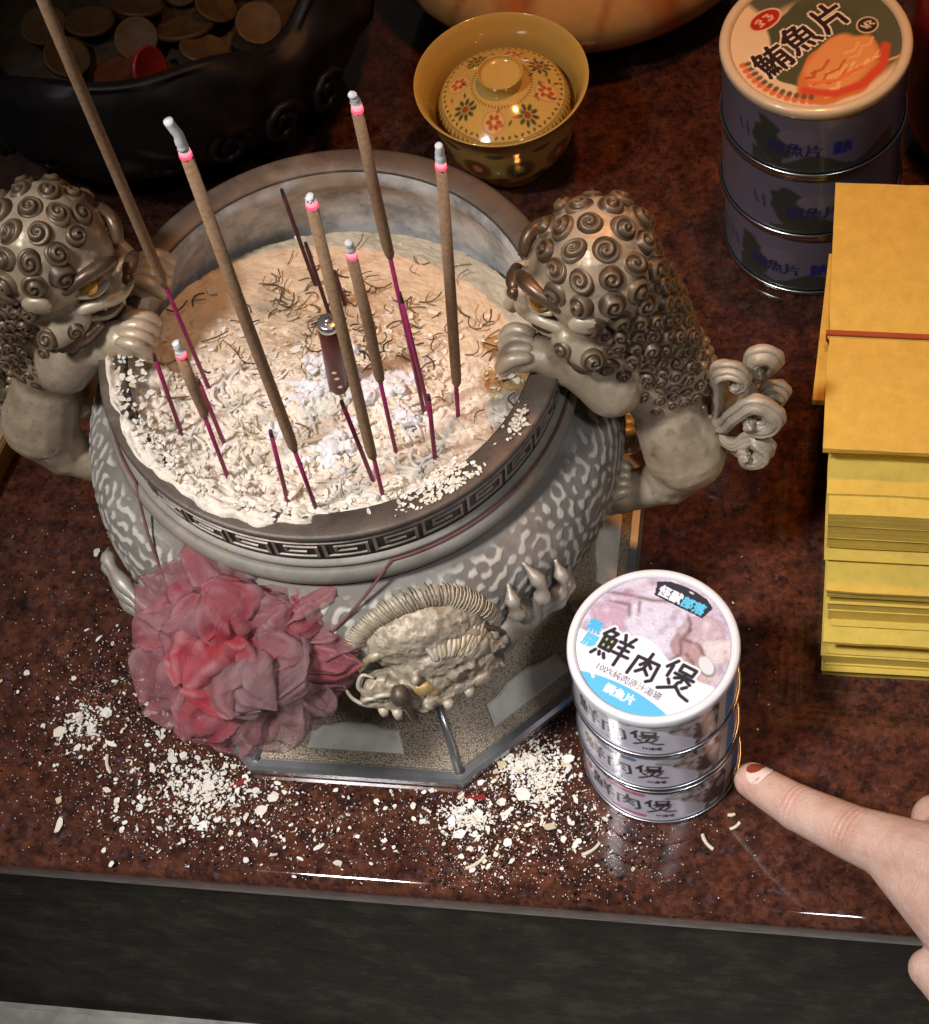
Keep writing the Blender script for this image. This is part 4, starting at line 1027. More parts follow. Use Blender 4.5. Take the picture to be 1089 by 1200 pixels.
LIDROT = Matrix.Rotation(ang, 4, 'Z')
Vl = np.concatenate([G / 1000.0, np.zeros((len(G), 1))], 1)
lid_me = make_mesh("lid_print", Vl, LF, A.c)
# ---- small can side art
def side_art(accent):
    NA, NH = 620, 44; R_ = 32.3; hh = 30.0
    az_ = np.linspace(-180, 180, NA + 1)[:-1]; hv = np.linspace(0, hh, NH)
    S = np.stack(np.meshgrid(np.radians(az_) * R_, hv, indexing='xy'), -1).reshape(-1, 2)
    A = Art(S, srgb(222, 220, 238))
    A.put(A.nz(0.03, 4) * 0.3 + 0.2, srgb(234, 234, 246))
    D = lambda d: math.radians(d) * R_
    for rep in (0, 180):
        def X(d): return D(((d + rep + 180) % 360) - 180)
        for key, d_ in (('xian', -138), ('rou', -115), ('bao', -91)):
            A.glyph(key, (X(d_), 15.5), 11.8, 0.70, srgb(36, 38, 52), 0.4, 1.0)
        A.stroke([(X(-130), 25.5), (X(-104), 25.5)], 1.7, srgb(90, 128, 168) if accent == 0 else srgb(206, 120, 146), 0.4)
        A.text("100%純肉", (X(-124), 6.0), 3.0, srgb(110, 136, 178)); A.text("汁湯罐", (X(-88), 6.0), 2.6, srgb(60, 60, 76), 0, 0.03)
        if accent:
            A.text("無膠", (X(-160), 18), 6.0, srgb(206, 96, 128), 0, 0.06); A.stroke([(X(-128), 4.5), (X(-104), 4.5)], 1.5, srgb(206, 110, 140), 0.4)
        # bowl picture
        xa, xb = X(-74), X(-28)
        if xa < xb:
            m = ((S[:, 0] > xa + 6 * np.sin(S[:, 1] * 0.16 + 0.6) + (hh - S[:, 1]) * 0.15) & (S[:, 0] < xb)).astype(float)
            A.put(m, srgb(196, 194, 200))
            n1_ = A.nz(0.10, 8); A.put(m * np.clip(n1_ * 1.6, 0, 1), srgb(128, 110, 104)); A.put(m * np.clip(-n1_ * 1.6, 0, 1) * 0.9, srgb(222, 220, 228))
            n2_ = A.nz(0.16, 12); A.put(m * np.clip(n2_ * 2 - 0.8, 0, 1), srgb(170, 126, 100)); A.put(m * np.clip(-n2_ * 2 - 1.0, 0, 1), srgb(46, 46, 52))
            A.ell((X(-44), 13), 7, 10, -0.3, srgb(62, 60, 66), 1.5, 0.2, 0.08, 3); A.ell((X(-41), 17), 3, 4, 0.3, srgb(150, 150, 156), 1.0, 0.2, 0.08, 4)
            A.ell((X(-76), 24), 6.5, 2.2, 0.05, srgb(120, 124, 130), 0.6); A.ell((X(-76), 24.5), 5.8, 1.6, 0.05, srgb(188, 190, 196), 0.6)
            xs_ = X(-22); mm_ = np.clip((4.4 - abs(S[:, 0] - xs_ - (S[:, 1] - 15) * 0.06)) / 0.5, 0, 1); A.put(mm_, srgb(86, 146, 200))
            mm_ = np.clip((2.6 - abs(S[:, 0] - X(-32) - (S[:, 1] - 15) * 0.1)) / 0.5, 0, 1); A.put(mm_, srgb(206, 202, 198))
    rad = np.full(NH, 0.0323); rad[0] = 0.0318; rad[-1] = 0.0318
    rad_full = np.repeat(rad[:, None], NA, 1).ravel(); aa = np.radians(np.tile(az_, NH))
    Vv = np.stack([rad_full * np.cos(aa), rad_full * np.sin(aa), np.repeat(hv / 1000 + 0.0013, NA)], -1)
    ix = np.arange(NA * NH).reshape(NH, NA); nx_ = np.roll(ix, -1, 1)
    Ff = np.stack([ix[:-1], nx_[:-1], nx_[1:], ix[1:]], -1).reshape(-1, 4)
    return make_mesh("side_print", Vv, Ff, A.c)
side_blue = side_art(0); side_pink = side_art(1)
CH = 0.0327
def ring(r, z, a, b, n=120, m=10):
    return revolve([(r + a * math.cos(2 * PI * k / m), z + b * math.sin(2 * PI * k / m)) for k in range(m)], n, True)
seam_lo = make_mesh("bottom_seam", *ring(0.0328, 0.0011, 0.0007, 0.0011))
seam_hi = make_mesh("top_seam", *ring(0.0325, CH - 0.0012, 0.0006, 0.0010))
base_me = make_mesh("base_plate", *revolve([(0.0001, 0.0008), (0.0290, 0.0008), (0.0318, 0.0012), (0.0322, 0.0022)], 96))
rimw = make_mesh("lid_rim", *revolve(smooth_profile([(0.0296, CH - 0.0016), (0.0299, CH - 0.0004), (0.0308, CH + 0.0004), (0.0322, CH + 0.0003), (0.0332, CH - 0.0006), (0.0334, CH - 0.0030), (0.0329, CH - 0.0052), (0.0325, CH - 0.0058)], 4), 128))
plain_lid = make_mesh("lid", *revolve([(0.0001, CH - 0.0016), (0.0290, CH - 0.0016), (0.0300, CH - 0.0012), (0.0314, CH - 0.0003)], 96))
def small_can(z, xy, rotz, label, side, top):
    c = empty("food_can", (xy[0], xy[1], z)); c.rotation_euler.z = rotz; tag(c, label, "can", "stack of three small white cans")
    obj("body", side, M_tin, c); obj("bottom_seam", seam_lo, M_seam, c); obj("base_plate", base_me, M_seam, c)
    if top:
        obj("lid_rim", rimw, M_whiterim, c)
        o = obj("lid_print", lid_me, M_print, c); o.matrix_local = Matrix.Translation((0, 0, CH - 0.0010)) @ LIDROT
    else:
        obj("top_seam", seam_hi, M_seam, c); obj("lid", plain_lid, M_seam, c)
    return c
small_can(0.0001, (0.0003, -0.0005), math.radians(5), "bottom can of the small white stack, touched by the pointing fingertip", side_pink, False)
small_can(CH + 0.0001, (-0.0004, 0.0002), math.radians(2), "middle can of the small white stack of three", side_blue, False)
small_can(2 * CH + 0.0001, (0.0, 0.0), 0.0, "top small can, its white lid printed with fish pieces and black brush lettering", side_blue, True)

# ---- big tuna cans
G2, LF2 = disc_grid(36.4, 110, 380)
A = Art(G2, srgb(222, 196, 156))
rr_ = np.hypot(*A.P.T)
A.ell((2, -2), 27, 25, 0.2, srgb(74, 78, 54), 1.0, 0.12, 0.03, 2)
A.put(np.clip((A.P[:, 0] + 8) / 3, 0, 1) * np.clip((rr_ - 20) / 6, 0, 1) * np.clip((A.P[:, 1] + 34) / 4, 0, 1), srgb(84, 86, 66))
A.ell((-3, -19), 22, 15, 0.15, srgb(206, 118, 62), 1.2, 0.10, 0.04, 3)
A.ell((0, -16), 19, 12, 0.15, srgb(222, 148, 84), 2.0, 0.10, 0.05, 4)
for k in range(22):
    a0 = random.uniform(-22, 16); b0 = random.uniform(-30, -8); w_ = random.uniform(5, 12)
    A.stroke([(a0, b0), (a0 + w_ * .5, b0 - 1.5), (a0 + w_, b0 + 0.5)], random.uniform(0.3, 0.8), srgb(*random.choice([(236, 172, 104), (190, 90, 48), (240, 186, 124)])), 0.7)
A.stroke([(-22, -17), (-14, -27), (-2, -31), (12, -29), (20, -22)], 2.0, srgb(206, 72, 44), 1.5); A.stroke([(-18, -15), (-8, -22), (6, -24)], 0.9, srgb(226, 120, 66), 1.0)
A.ell((8, -23), 2.2, 0.8, 0.3, srgb(245, 190, 110), 0.6); A.ell((3, -20), 1.6, 0.6, 0.3, srgb(245, 190, 110), 0.6)
for k in range(12):
    w_ = k / 11; x = -27 + 1 * math.sin(w_ * 9) + (-27 + 33) * -0.2 * w_; 
    aa = math.radians(160 + 64 * w_); A.ell((33.2 * math.cos(aa), 33.2 * math.sin(aa)), 2.0, 1.5, aa, srgb(216, 108, 60), 0.6); A.ell((31.0 * math.cos(aa), 31.0 * math.sin(aa)), 1.6, 1.2, aa, srgb(110, 84, 56), 0.6)
A.ell((-7.2, 24.4), 8.6, 5.2, 0.0, srgb(226, 190, 150), 0.4); A.ell((-7.2, 24.4), 7.6, 4.4, 0.0, srgb(176, 34, 28), 0.4)
A.stroke([(-11.5, 25.6), (-9.6, 26.4), (-8.8, 25.0), (-10.4, 24.2), (-9.0, 22.9), (-11.2, 22.6)], 0.45, srgb(226, 176, 140), 0.4); A.stroke([(-6.6, 26.2), (-4.4, 26.0), (-5.2, 24.6), (-3.4, 24.4), (-4.2, 22.7), (-6.2, 23.0)], 0.45, srgb(226, 176, 140), 0.4)
for ch_, (cx, cy) in zip("鮪魚片", ((-20.5, 5.0), (-3.4, 6.6), (13.6, 6.4))):
    A.text(ch_, (cx, cy), 16.5, srgb(232, 214, 190), 0.0, 0.085); A.text(ch_, (cx, cy), 16.5, srgb(40, 26, 34), 0.0, 0.028)
A.ell((22.5, -8.1), 5.0, 4.6, 0, srgb(226, 200, 160), 0.4); A.ell((22.5, -8.1), 4.4, 4.0, 0, srgb(44, 38, 34), 0.4); A.stroke([(20.2, -6.6), (21.4, -9.4), (22.4, -6.4), (22.6, -9.8)], 0.4, srgb(220, 196, 160), 0.4); A.stroke([(23.6, -6.6), (25.0, -7.4), (23.8, -8.4), (25.2, -9.6)], 0.4, srgb(220, 196, 160), 0.4)
tl_me = make_mesh("lid_print", np.concatenate([G2 / 1000, np.zeros((len(G2), 1))], 1), LF2, A.c)
def tuna_side(var):
    NA, NH = 520, 40; R_ = 40.4; hh = 40.0
    az_ = np.linspace(-180, 180, NA + 1)[:-1]; hv = np.linspace(0, hh, NH)
    S = np.stack(np.meshgrid(np.radians(az_) * R_, hv, indexing='xy'), -1).reshape(-1, 2)
    A = Art(S, srgb(112, 108, 124)); D = lambda d: math.radians(d) * R_
    m = (S[:, 1] < 9 + 4 * np.sin(S[:, 0] * 0.18)).astype(float) * ((np.abs(S[:, 0] - D(-80 + var)) < 34)); A.put(m, srgb(64, 68, 60))
    A.ell((D(-116 + var), 18), 8, 14, 0.2, srgb(58, 66, 60), 1, 0.2, 0.06, 5)
    A.ell((D(-98 + var), 24), 9, 5, 0.1, srgb(128, 116, 128), 0.8)
    A.text("鮪魚片", (D(-100 + var), 16), 8.5, srgb(44, 48, 96), 0, 0.04); A.text("鮪", (D(-70 + var), 17), 9, srgb(48, 52, 130), 0, 0.04)
    A.stroke([(D(-140 + var), 22), (D(-137 + var), 16)], 0.7, srgb(60, 64, 110), 0.5); A.stroke([(D(-133 + var), 22), (D(-132 + var), 15)], 0.7, srgb(60, 64, 110), 0.5)
    rad = np.full(NH, 0.0404); rad[0] = rad[-1] = 0.0398
    rf = np.repeat(rad[:, None], NA, 1).ravel(); aa = np.radians(np.tile(az_, NH))
    Vv = np.stack([rf * np.cos(aa), rf * np.sin(aa), np.repeat(hv / 1000 + 0.0016, NA)], -1)
    ix = np.arange(NA * NH).reshape(NH, NA); nx_ = np.roll(ix, -1, 1)
    return make_mesh("side_print", Vv, np.stack([ix[:-1], nx_[:-1], nx_[1:], ix[1:]], -1).reshape(-1, 4), A.c)
TH = 0.0432
tseam_lo = make_mesh("bottom_seam", *ring(0.0411, 0.0014, 0.0008, 0.0014)); tseam_hi = make_mesh("top_seam", *ring(0.0406, TH - 0.0013, 0.0007, 0.0012))
tbase = make_mesh("base_plate", *revolve([(0.0001, 0.001), (0.036, 0.001), (0.0398, 0.0016), (0.0402, 0.003)], 96))
trim_ = make_mesh("lid_rim", *revolve(smooth_profile([(0.0364, TH - 0.0020), (0.0367, TH - 0.0006), (0.0380, TH + 0.0006), (0.0400, TH + 0.0005), (0.0412, TH - 0.0006), (0.0414, TH - 0.0026), (0.0408, TH - 0.0046), (0.0404, TH - 0.0050)], 4), 128))
tlid = make_mesh("lid", *revolve([(0.0001, TH - 0.002), (0.036, TH - 0.002), (0.0375, TH - 0.0015), (0.0392, TH - 0.0004)], 96))
for k, lab in enumerate(("bottom can of the big tuna stack behind the yellow paper", "middle can of the big tuna stack behind the yellow paper", "top big tuna can, its cream-rimmed lid printed with orange fish and black lettering")):
    c = empty("tuna_can", (0.0492 + (0.0006, -0.0005, 0)[k], 0.2793, 0.0001 + k * TH)); tag(c, lab, "can", "stack of three large tuna cans")
    obj("body", tuna_side((-12, 14, 0)[k]), M_tin, c); obj("bottom_seam", tseam_lo, M_seam, c); obj("base_plate", tbase, M_seam, c)
    if k == 2:
        obj("lid_rim", trim_, M_creamrim, c); o = obj("lid_print", tl_me, M_print, c); o.matrix_local = Matrix.Translation((0, 0, TH - 0.0012)) @ Matrix.Rotation(PI / 4, 4, 'Z')
    else: obj("top_seam", tseam_hi, M_seam, c); obj("lid", tlid, M_seam, c)

# ------------------------------------------------------------------ tulle flower
FC = Vector((-0.1560, -0.0150, 0.1105))
fn = Vector((0.12, -0.53, 0.84)).normalized(); fx_ = Vector((0.9866, 0.1209, -0.1096)); fx_ = (fx_ - fn * fx_.dot(fn)).normalized(); fy_ = fn.cross(fx_)
flower = empty("fabric_flower", FC); tag(flower, "dusty red sheer fabric flower tied to the front of the incense burner", "fabric flower")
MMP = 1 / 3.02   # mm per photo pixel at the flower's distance
def petal(ex, ey, wpx, tilt, mat, pleats, base=(0, 0), flat=0.5, start=0.0, seed=0):
    rg = random.Random(seed * 13 + 5)
    b = fx_ * base[0] * MMP / 1000 + fy_ * base[1] * MMP / 1000
    e = fx_ * ex * MMP / 1000 + fy_ * ey * MMP / 1000 + fn * tilt / 1000
    ax = e - b; L_ = ax.length; ax.normalize()
    nn = (fn - ax * fn.dot(ax)).normalized(); la = nn.cross(ax)
    Wd = wpx * MMP / 1000 / 2
    V = []; F = []; ns, na = 30, 48
    ph = [rg.uniform(0, 6.28) for _ in range(6)]
    for i in range(ns + 1):
        s_ = i / ns
        prof = (0.10 + 0.90 * (s_ / 0.62) ** 1.1) if s_ < 0.62 else math.sqrt(max(0.0, 1 - ((s_ - 0.62) / 0.382) ** 2.4))
        crv = nn * (0.18 * L_ * math.sin(PI * s_))
        for k in range(na):
            a = 2 * PI * k / na
            rip = 1 + 0.24 * math.sin(pleats * a + ph[0] + 1.2 * s_) * (1 - 0.45 * s_) + 0.12 * math.sin((pleats * 2 + 1) * a + ph[1] + 3 * s_) + 0.05 * math.sin(9 * s_ + 3 * a + ph[2])
            r1 = Wd * prof * rip
            p = b + ax * (L_ * (s_ + 0.05 * math.sin(2 * a + ph[3]) * s_)) + crv + la * (r1 * math.cos(a)) + nn * (r1 * flat * math.sin(a))
            q = p * 1.0
            p = p + Vector((vnoise(q + Vector((seed, 0, 0)), 95), vnoise(q + Vector((0, seed, 4)), 95), vnoise(q + Vector((7, 0, seed)), 95))) * 0.0036 * min(1, s_ * 3) \
                  + Vector((vnoise(q + Vector((seed, 2, 0)), 330), vnoise(q + Vector((3, seed, 4)), 330), vnoise(q + Vector((7, 5, seed)), 330))) * 0.0008
            V.append(p)
    for i in range(ns):
        for k in range(na):
            k2 = (k + 1) % na; F.append((i * na + k, i * na + k2, (i + 1) * na + k2, (i + 1) * na + k))
    return obj("petal", make_mesh("petal", V, F), M_org[mat], flower)
PET = [(-5, 136, 96, 6, 3, 5), (-62, 104, 84, 6, 0, 4), (-112, 62, 84, 2, 1, 4), (-122, 5, 80, 2, 0, 5), (-108, -70, 100, 4, 1, 4), (-58, -104, 86, 8, 0, 5), (-10, -120, 82, 6, 1, 4),
       (42, -112, 78, 6, 3, 6), (88, -88, 74, 4, 3, 6), (118, -40, 66, 4, 1, 7), (132, 0, 52, 4, 1, 6), (134, 42, 50, 6, 1, 6), (122, 78, 52, 4, 3, 6), (84, 98, 74, 6, 1, 5), (44, 112, 78, 2, 3, 5),
       (-40, 66, 92, 24, 0, 5), (-84, 20, 74, 20, 1, 5), (-60, -46, 90, 24, 2, 4), (-8, -70, 80, 26, 3, 4), (48, -62, 88, 26, 3, 5), (76, -8, 84, 22, 1, 6), (62, 50, 74, 22, 1, 6), (10, 70, 80, 22, 0, 5),
       (-30, 6, 54, 26, 2, 4), (24, -26, 50, 27, 0, 4), (140, 20, 48, 14, 1, 7), (134, 62, 46, 12, 1, 7), (126, -22, 48, 14, 0, 7), (108, 62, 46, 20, 0, 7)]
for i, (ex, ey, w_, tl, mt, pl_) in enumerate(PET):
    petal(ex * 1.04, ey * 1.05, w_ * 1.10, tl, mt, pl_, base=(4 if ex < 20 else 16, 4), flat=0.55, seed=i + 1)
obj("knot", remesh([sphere(fn * 0.012 + fx_ * 0.001, (0.003, 0.0035, 0.003)), sphere(fn * 0.010 + fx_ * 0.003 - fy_ * 0.003, 0.003), capsule(fn * 0.002, fn * 0.012, 0.004, 0.003)], 0.0007, 2), M_cord, flower)
# the cord round the burner, under the moulding
cr = []
for k in range(241):
    a = math.radians(-90 + k * 1.5)
    da = ((a + PI / 2 + 0.26 + PI) % (2 * PI)) - PI
    g_ = max(0.0, 1 - abs(da) / 0.62)
    z = 0.1512 - 0.055 * g_; r = 0.0918 + 0.030 * g_
    cr.append(Vector((PX + r * math.cos(a), PY + r * math.sin(a), z)) - FC)
obj("cord", make_mesh("cord", *tube(cr, 0.0006, 7)), M_cord, flower)

# ------------------------------------------------------------------ joss paper bundles
def paper_bundle(name, label, x0, x1, yf, yb, z0, layers, topmat=None, group="bundles of yellow joss paper in a pile"):
    root = empty(name, ((x0 + x1) / 2, (yf + yb) / 2, z0)); tag(root, label, "paper bundle", group); ox, oy, oz = root.location
    z = 0.0
    for i, (th_, dx, dy) in enumerate(layers):
        nx_, ny_ = 10, 12
        V = []; F = []
        a0, a1, b0, b1 = x0 + dx - ox, x1 + dx * 0.5 - ox, yf + dy - oy, yb + dy - oy
        for lv in (0, 1):
            for i_ in range(nx_ + 1):
                for j_ in range(ny_ + 1):
                    x = a0 + (a1 - a0) * i_ / nx_; y = b0 + (b1 - b0) * j_ / ny_
                    w = 0.0003 * vnoise((x + i, y, z + z0), 55)
                    V.append((x + 0.0004 * vnoise((x, y, z + i), 60), y + 0.0004 * vnoise((y, x, z + 3 + i), 60), z + th_ * lv + (w if lv else 0) - (0 if lv else 0.0001)))
        n_ = (nx_ + 1) * (ny_ + 1); I = lambda l, i_, j_: l * n_ + i_ * (ny_ + 1) + j_
        for i_ in range(nx_):
            for j_ in range(ny_):
                F.append((I(1, i_, j_), I(1, i_ + 1, j_), I(1, i_ + 1, j_ + 1), I(1, i_, j_ + 1))); F.append((I(0, i_, j_), I(0, i_, j_ + 1), I(0, i_ + 1, j_ + 1), I(0, i_ + 1, j_)))
        for i_ in range(nx_): F.append((I(0, i_, 0), I(0, i_ + 1, 0), I(1, i_ + 1, 0), I(1, i_, 0))); F.append((I(0, i_ + 1, ny_), I(0, i_, ny_), I(1, i_, ny_), I(1, i_ + 1, ny_)))
        for j_ in range(ny_): F.append((I(0, 0, j_ + 1), I(0, 0, j_), I(1, 0, j_), I(1, 0, j_ + 1))); F.append((I(0, nx_, j_), I(0, nx_, j_ + 1), I(1, nx_, j_ + 1), I(1, nx_, j_)))
        obj("sheet_pack", make_mesh("sheet_pack", V, F, smooth=False), (topmat if topmat and i == len(layers) - 1 else M_paper), root)
        if i < len(layers) - 1 and random.random() < 0.75:
            q0, q1 = random.uniform(-0.0016, 0.0004), random.uniform(-0.0022, 0.0002)
            sh = obj("loose_sheet", make_mesh("loose_sheet", *box(a0 + q0, a1, b0 + q1, b1, 0.0, 0.0003), smooth=False), M_paper, root)
            sh.location = (0, 0, z + th_ - 0.0001); sh.rotation_euler = (0, 0, random.uniform(-0.006, 0.006))
        z += th_ + 0.0002
    return root, z
XR = 0.205
r1, h1 = paper_bundle("joss_paper_bundle", "lowest bundle of yellow joss paper, lying on the granite", 0.0650, XR, 0.0400, 0.205, 0.0003,
             [(0.0080, 0, 0), (0.0012, 0.0012, 0.0004), (0.0062, 0.0010, 0.0012), (0.0010, 0.0018, 0.0016), (0.0120, 0.0055, 0.0052), (0.0016, -0.0002, -0.0002)])
r2, h2 = paper_bundle("joss_paper_bundle", "second bundle of yellow joss paper, directly on the lowest one", 0.0648, XR - 0.002, 0.0486, 0.208, 0.0003 + h1,
             [(0.0014, 0.0035, -0.0005), (0.0072, 0.0015, 0.0012), (0.0060, 0.0012, 0.0018), (0.0052, 0.0016, 0.0022), (0.0012, 0.0010, 0.0026), (0.0050, 0.0004, 0.0004), (0.0014, 0.0, -0.0004)])
r3, h3 = paper_bundle("joss_paper_bundle", "third bundle of yellow joss paper, just below the banded one", 0.0638, XR - 0.003, 0.0635, 0.214, 0.0003 + h1 + h2,
             [(0.0034, -0.0006, -0.0014), (0.0022, 0.0012, 0.0040), (0.0088, 0.0006, 0.0016), (0.0100, 0.0004, 0.0008), (0.0095, 0.0002, 0.0004), (0.0012, -0.0008, 0.0090)])
z4 = 0.0003 + h1 + h2 + h3
r4 = empty("joss_paper_bundle", (0.13, 0.15, z4)); tag(r4, "top bundle of orange joss paper held by a red rubber band", "paper bundle", "bundles of yellow joss paper in a pile")
def waist(y):   # pinched under the rubber band
    return 0.0145 - 0.0035 * math.exp(-((y - 0.141) / 0.014) ** 2) - 0.0012 * (1 if y < 0.141 else 0) * (1 - math.exp(-((y - 0.141) / 0.02) ** 2))
def banded_pack(nm, x0, x1, y0, y1, f0, f1, mat, lift=0.0):
    nx_, ny_ = 14, 60; V = []; F = []
    for lv in (0, 1):
        for i_ in range(nx_ + 1):
            for j_ in range(ny_ + 1):
                x = x0 + (x1 - x0) * i_ / nx_; y = y0 + (y1 - y0) * j_ / ny_
                f = f1 if lv else f0
                z = waist(y) * f + lift * max(0, (0.125 - y)) / 0.04 * 0.5 + (0.0004 * vnoise((x, y, f), 45) if f > 0 else 0)
                pin = 0.0007 * math.exp(-((y - 0.141) / 0.008) ** 2) * (1 if i_ == 0 else 0)
                V.append((x + pin - 0.13, y + 0.0005 * vnoise((x, f * 9, 2), 70) - 0.15, z))
    n_ = (nx_ + 1) * (ny_ + 1); I = lambda l, i_, j_: l * n_ + i_ * (ny_ + 1) + j_
    for i_ in range(nx_):
        for j_ in range(ny_):
            F.append((I(1, i_, j_), I(1, i_ + 1, j_), I(1, i_ + 1, j_ + 1), I(1, i_, j_ + 1))); F.append((I(0, i_, j_), I(0, i_, j_ + 1), I(0, i_ + 1, j_ + 1), I(0, i_ + 1, j_)))
    for i_ in range(nx_): F.append((I(0, i_, 0), I(0, i_ + 1, 0), I(1, i_ + 1, 0), I(1, i_, 0))); F.append((I(0, i_ + 1, ny_), I(0, i_, ny_), I(1, i_, ny_), I(1, i_ + 1, ny_)))
    for j_ in range(ny_): F.append((I(0, 0, j_ + 1), I(0, 0, j_), I(1, 0, j_), I(1, 0, j_ + 1))); F.append((I(0, nx_, j_), I(0, nx_, j_ + 1), I(1, nx_, j_ + 1), I(1, nx_, j_)))
    return obj(nm, make_mesh(nm, V, F, smooth=False), mat, r4)
banded_pack("sheet_pack", 0.0640, XR - 0.004, 0.0885, 0.217, 0.0, 0.55, M_paper)
banded_pack("sheet_pack", 0.0628, XR - 0.004, 0.0860, 0.217, 0.57, 0.78, M_paper)
banded_pack("top_sheets", 0.0606, XR - 0.004, 0.0840, 0.2165, 0.80, 1.0, M_paper_top, 0.002)
o = obj("tilted_sheet", bevel_mesh(make_mesh("tilted_sheet", *box(-0.0725, 0.06, -0.040, 0.034, -0.0040, -0.0005), smooth=False), 0.0002), M_paper_top, r4); o.rotation_euler.z = math.radians(-3); o.location = (0.0, 0, 0.004)
bandp = []
yb_ = 0.141 - 0.15; hw_ = 0.0011
zt = waist(0.141) + 0.0006
loop = [(0.0602 - 0.13, zt - 0.004), (0.0604 - 0.13, zt), (0.0612 - 0.13, zt + 0.0003), (0.09 - 0.13, zt + 0.0002), (0.15 - 0.13, zt + 0.0002), (XR - 0.0045 - 0.13, zt), (XR - 0.0030 - 0.13, zt - 0.002), (XR - 0.0034 - 0.13, 0.0)]
loop = [(0.0622 - 0.13, -0.001), (0.0612 - 0.13, 0.005)] + loop
V = []; F = []
for (x, z) in loop:
    V += [(x, yb_ - hw_ - 0.03 * (x + 0.07) * 0.35, z), (x, yb_ + hw_ - 0.03 * (x + 0.07) * 0.35, z), (x + (-0.0006 if x < -0.06 else 0), yb_ + hw_ - 0.03 * (x + 0.07) * 0.35, z + 0.0009), (x + (-0.0006 if x < -0.06 else 0), yb_ - hw_ - 0.03 * (x + 0.07) * 0.35, z + 0.0009)]
for i in range(len(loop) - 1):
    for k in range(4): F.append((i * 4 + k, i * 4 + (k + 1) % 4, i * 4 + 4 + (k + 1) % 4, i * 4 + 4 + k))
obj("rubber_band", make_mesh("rubber_band", V, F, smooth=False), M_rubber, r4)

# ------------------------------------------------------------------ lidded tea bowl
tea = empty("tea_bowl", (-0.0990, 0.3170, 0.0)); tag(tea, "yellow porcelain lidded tea bowl with painted flowers behind the burner", "tea bowl")
YEL = srgb(206, 172, 92)
def painted_revolve(prof, n, fcol):
    V, F = revolve(prof, n); C = []
    m = len(prof); ss = np.concatenate([[0], np.cumsum([math.hypot(prof[i + 1][0] - prof[i][0], prof[i + 1][1] - prof[i][1]) for i in range(m - 1)])])
    A_ = Art(np.array([(2 * PI * k / n, ss[i] * 1000) for k in range(n) for i in range(m)]), YEL); fcol(A_, ss[-1] * 1000)
    return V, F, A_.c
bp_ = smooth_profile([(0.0195, 0.0003), (0.0200, 0.004), (0.0205, 0.0055), (0.0260, 0.011), (0.0320, 0.022), (0.0352, 0.036), (0.0372, 0.047), (0.0398, 0.054), (0.0416, 0.0575)], 12)
def body_art(A_, L):
    for k in range(10):
        a = 2 * PI * k / 10
        A_.P2 = A_.P.copy(); A_.P = A_.P2 * np.array([30.0, 1.0])
        A_.ell((a * 30, 34), 6.5, 8, 0, srgb(120, 104, 60), 0.8); A_.ell((a * 30, 34), 4.5, 6, 0, srgb(160, 66, 40) if k % 2 else srgb(84, 92, 62), 0.8); A_.ell((a * 30, 34), 2, 3, 0, srgb(214, 180, 110), 0.6)
        A_.ell(((a + PI / 10) * 30, 48), 4, 2, 0, srgb(96, 92, 60), 0.6); A_.ell(((a + PI / 10) * 30, 22), 4, 4, 0, srgb(96, 92, 60), 0.6)
        A_.P = A_.P2
    A_.put(np.clip(1 - abs(A_.P[:, 1] - 13) / 1.2, 0, 1), srgb(90, 86, 58))
V, F, C_ = painted_revolve(bp_, 144, body_art)
bowl_out = obj("bowl", make_mesh("bowl", V, F, C_), M_glaze, tea)
V, F = revolve(smooth_profile([(0.0416, 0.0575), (0.0421, 0.0582), (0.0415, 0.0586), (0.0392, 0.0556), (0.0364, 0.0490), (0.0340, 0.040), (0.0300, 0.025), (0.0001, 0.010)], 6), 128)
obj("lip", make_mesh("lip", V, F, np.tile(YEL, (len(V), 1))), M_glaze, tea)
G3, LF3 = disc_grid(33.6, 60, 320); G3S = 0.955
A = Art(G3, YEL); rr_ = np.hypot(*A.P.T); aa_ = np.arctan2(A.P[:, 1], A.P[:, 0])
grn = srgb(74, 80, 52); red_ = srgb(186, 82, 44)
for k in range(8):
    a = 2 * PI * k / 8 - PI / 2 - 0.08; c = (22.5 * math.cos(a), 22.5 * math.sin(a))
    if k % 2 == 0:
        A.ell(c, 6.0, 6.0, 0, srgb(206, 150, 92), 0.6); A.ell(c, 5.0, 5.0, 0, srgb(220, 184, 112), 0.6)
        for q in range(6): A.ell((c[0] + 2.6 * math.cos(q * PI / 3), c[1] + 2.6 * math.sin(q * PI / 3)), 1.5, 1.1, q * PI / 3, red_, 0.5)
        A.ell(c, 1.2, 1.2, 0, srgb(226, 190, 120), 0.4)
    else:
        for q in range(9): A.ell((c[0] + 4.0 * math.cos(q * 2 * PI / 9), c[1] + 4.0 * math.sin(q * 2 * PI / 9)), 1.9, 1.0, q * 2 * PI / 9, grn, 0.5)
        A.ell(c, 1.8, 1.8, 0, srgb(150, 74, 44), 0.4)
for k in range(56):
    a = 2 * PI * k / 56; A.ell((29.6 * math.cos(a), 29.6 * math.sin(a)), 1.0, 0.6, a + (0.8 if k % 2 else -0.8), grn, 0.4); A.ell((15.2 * math.cos(a * 1.0), 15.2 * math.sin(a)), 0.7, 0.4, a, srgb(120, 90, 50), 0.4)
for k in range(34):
    a = random.uniform(0, 2 * PI); r_ = random.uniform(15.5, 28); A.ell((r_ * math.cos(a), r_ * math.sin(a)), 1.6, 0.6, random.uniform(0, 3), grn if k % 3 else srgb(170, 100, 60), 0.4)
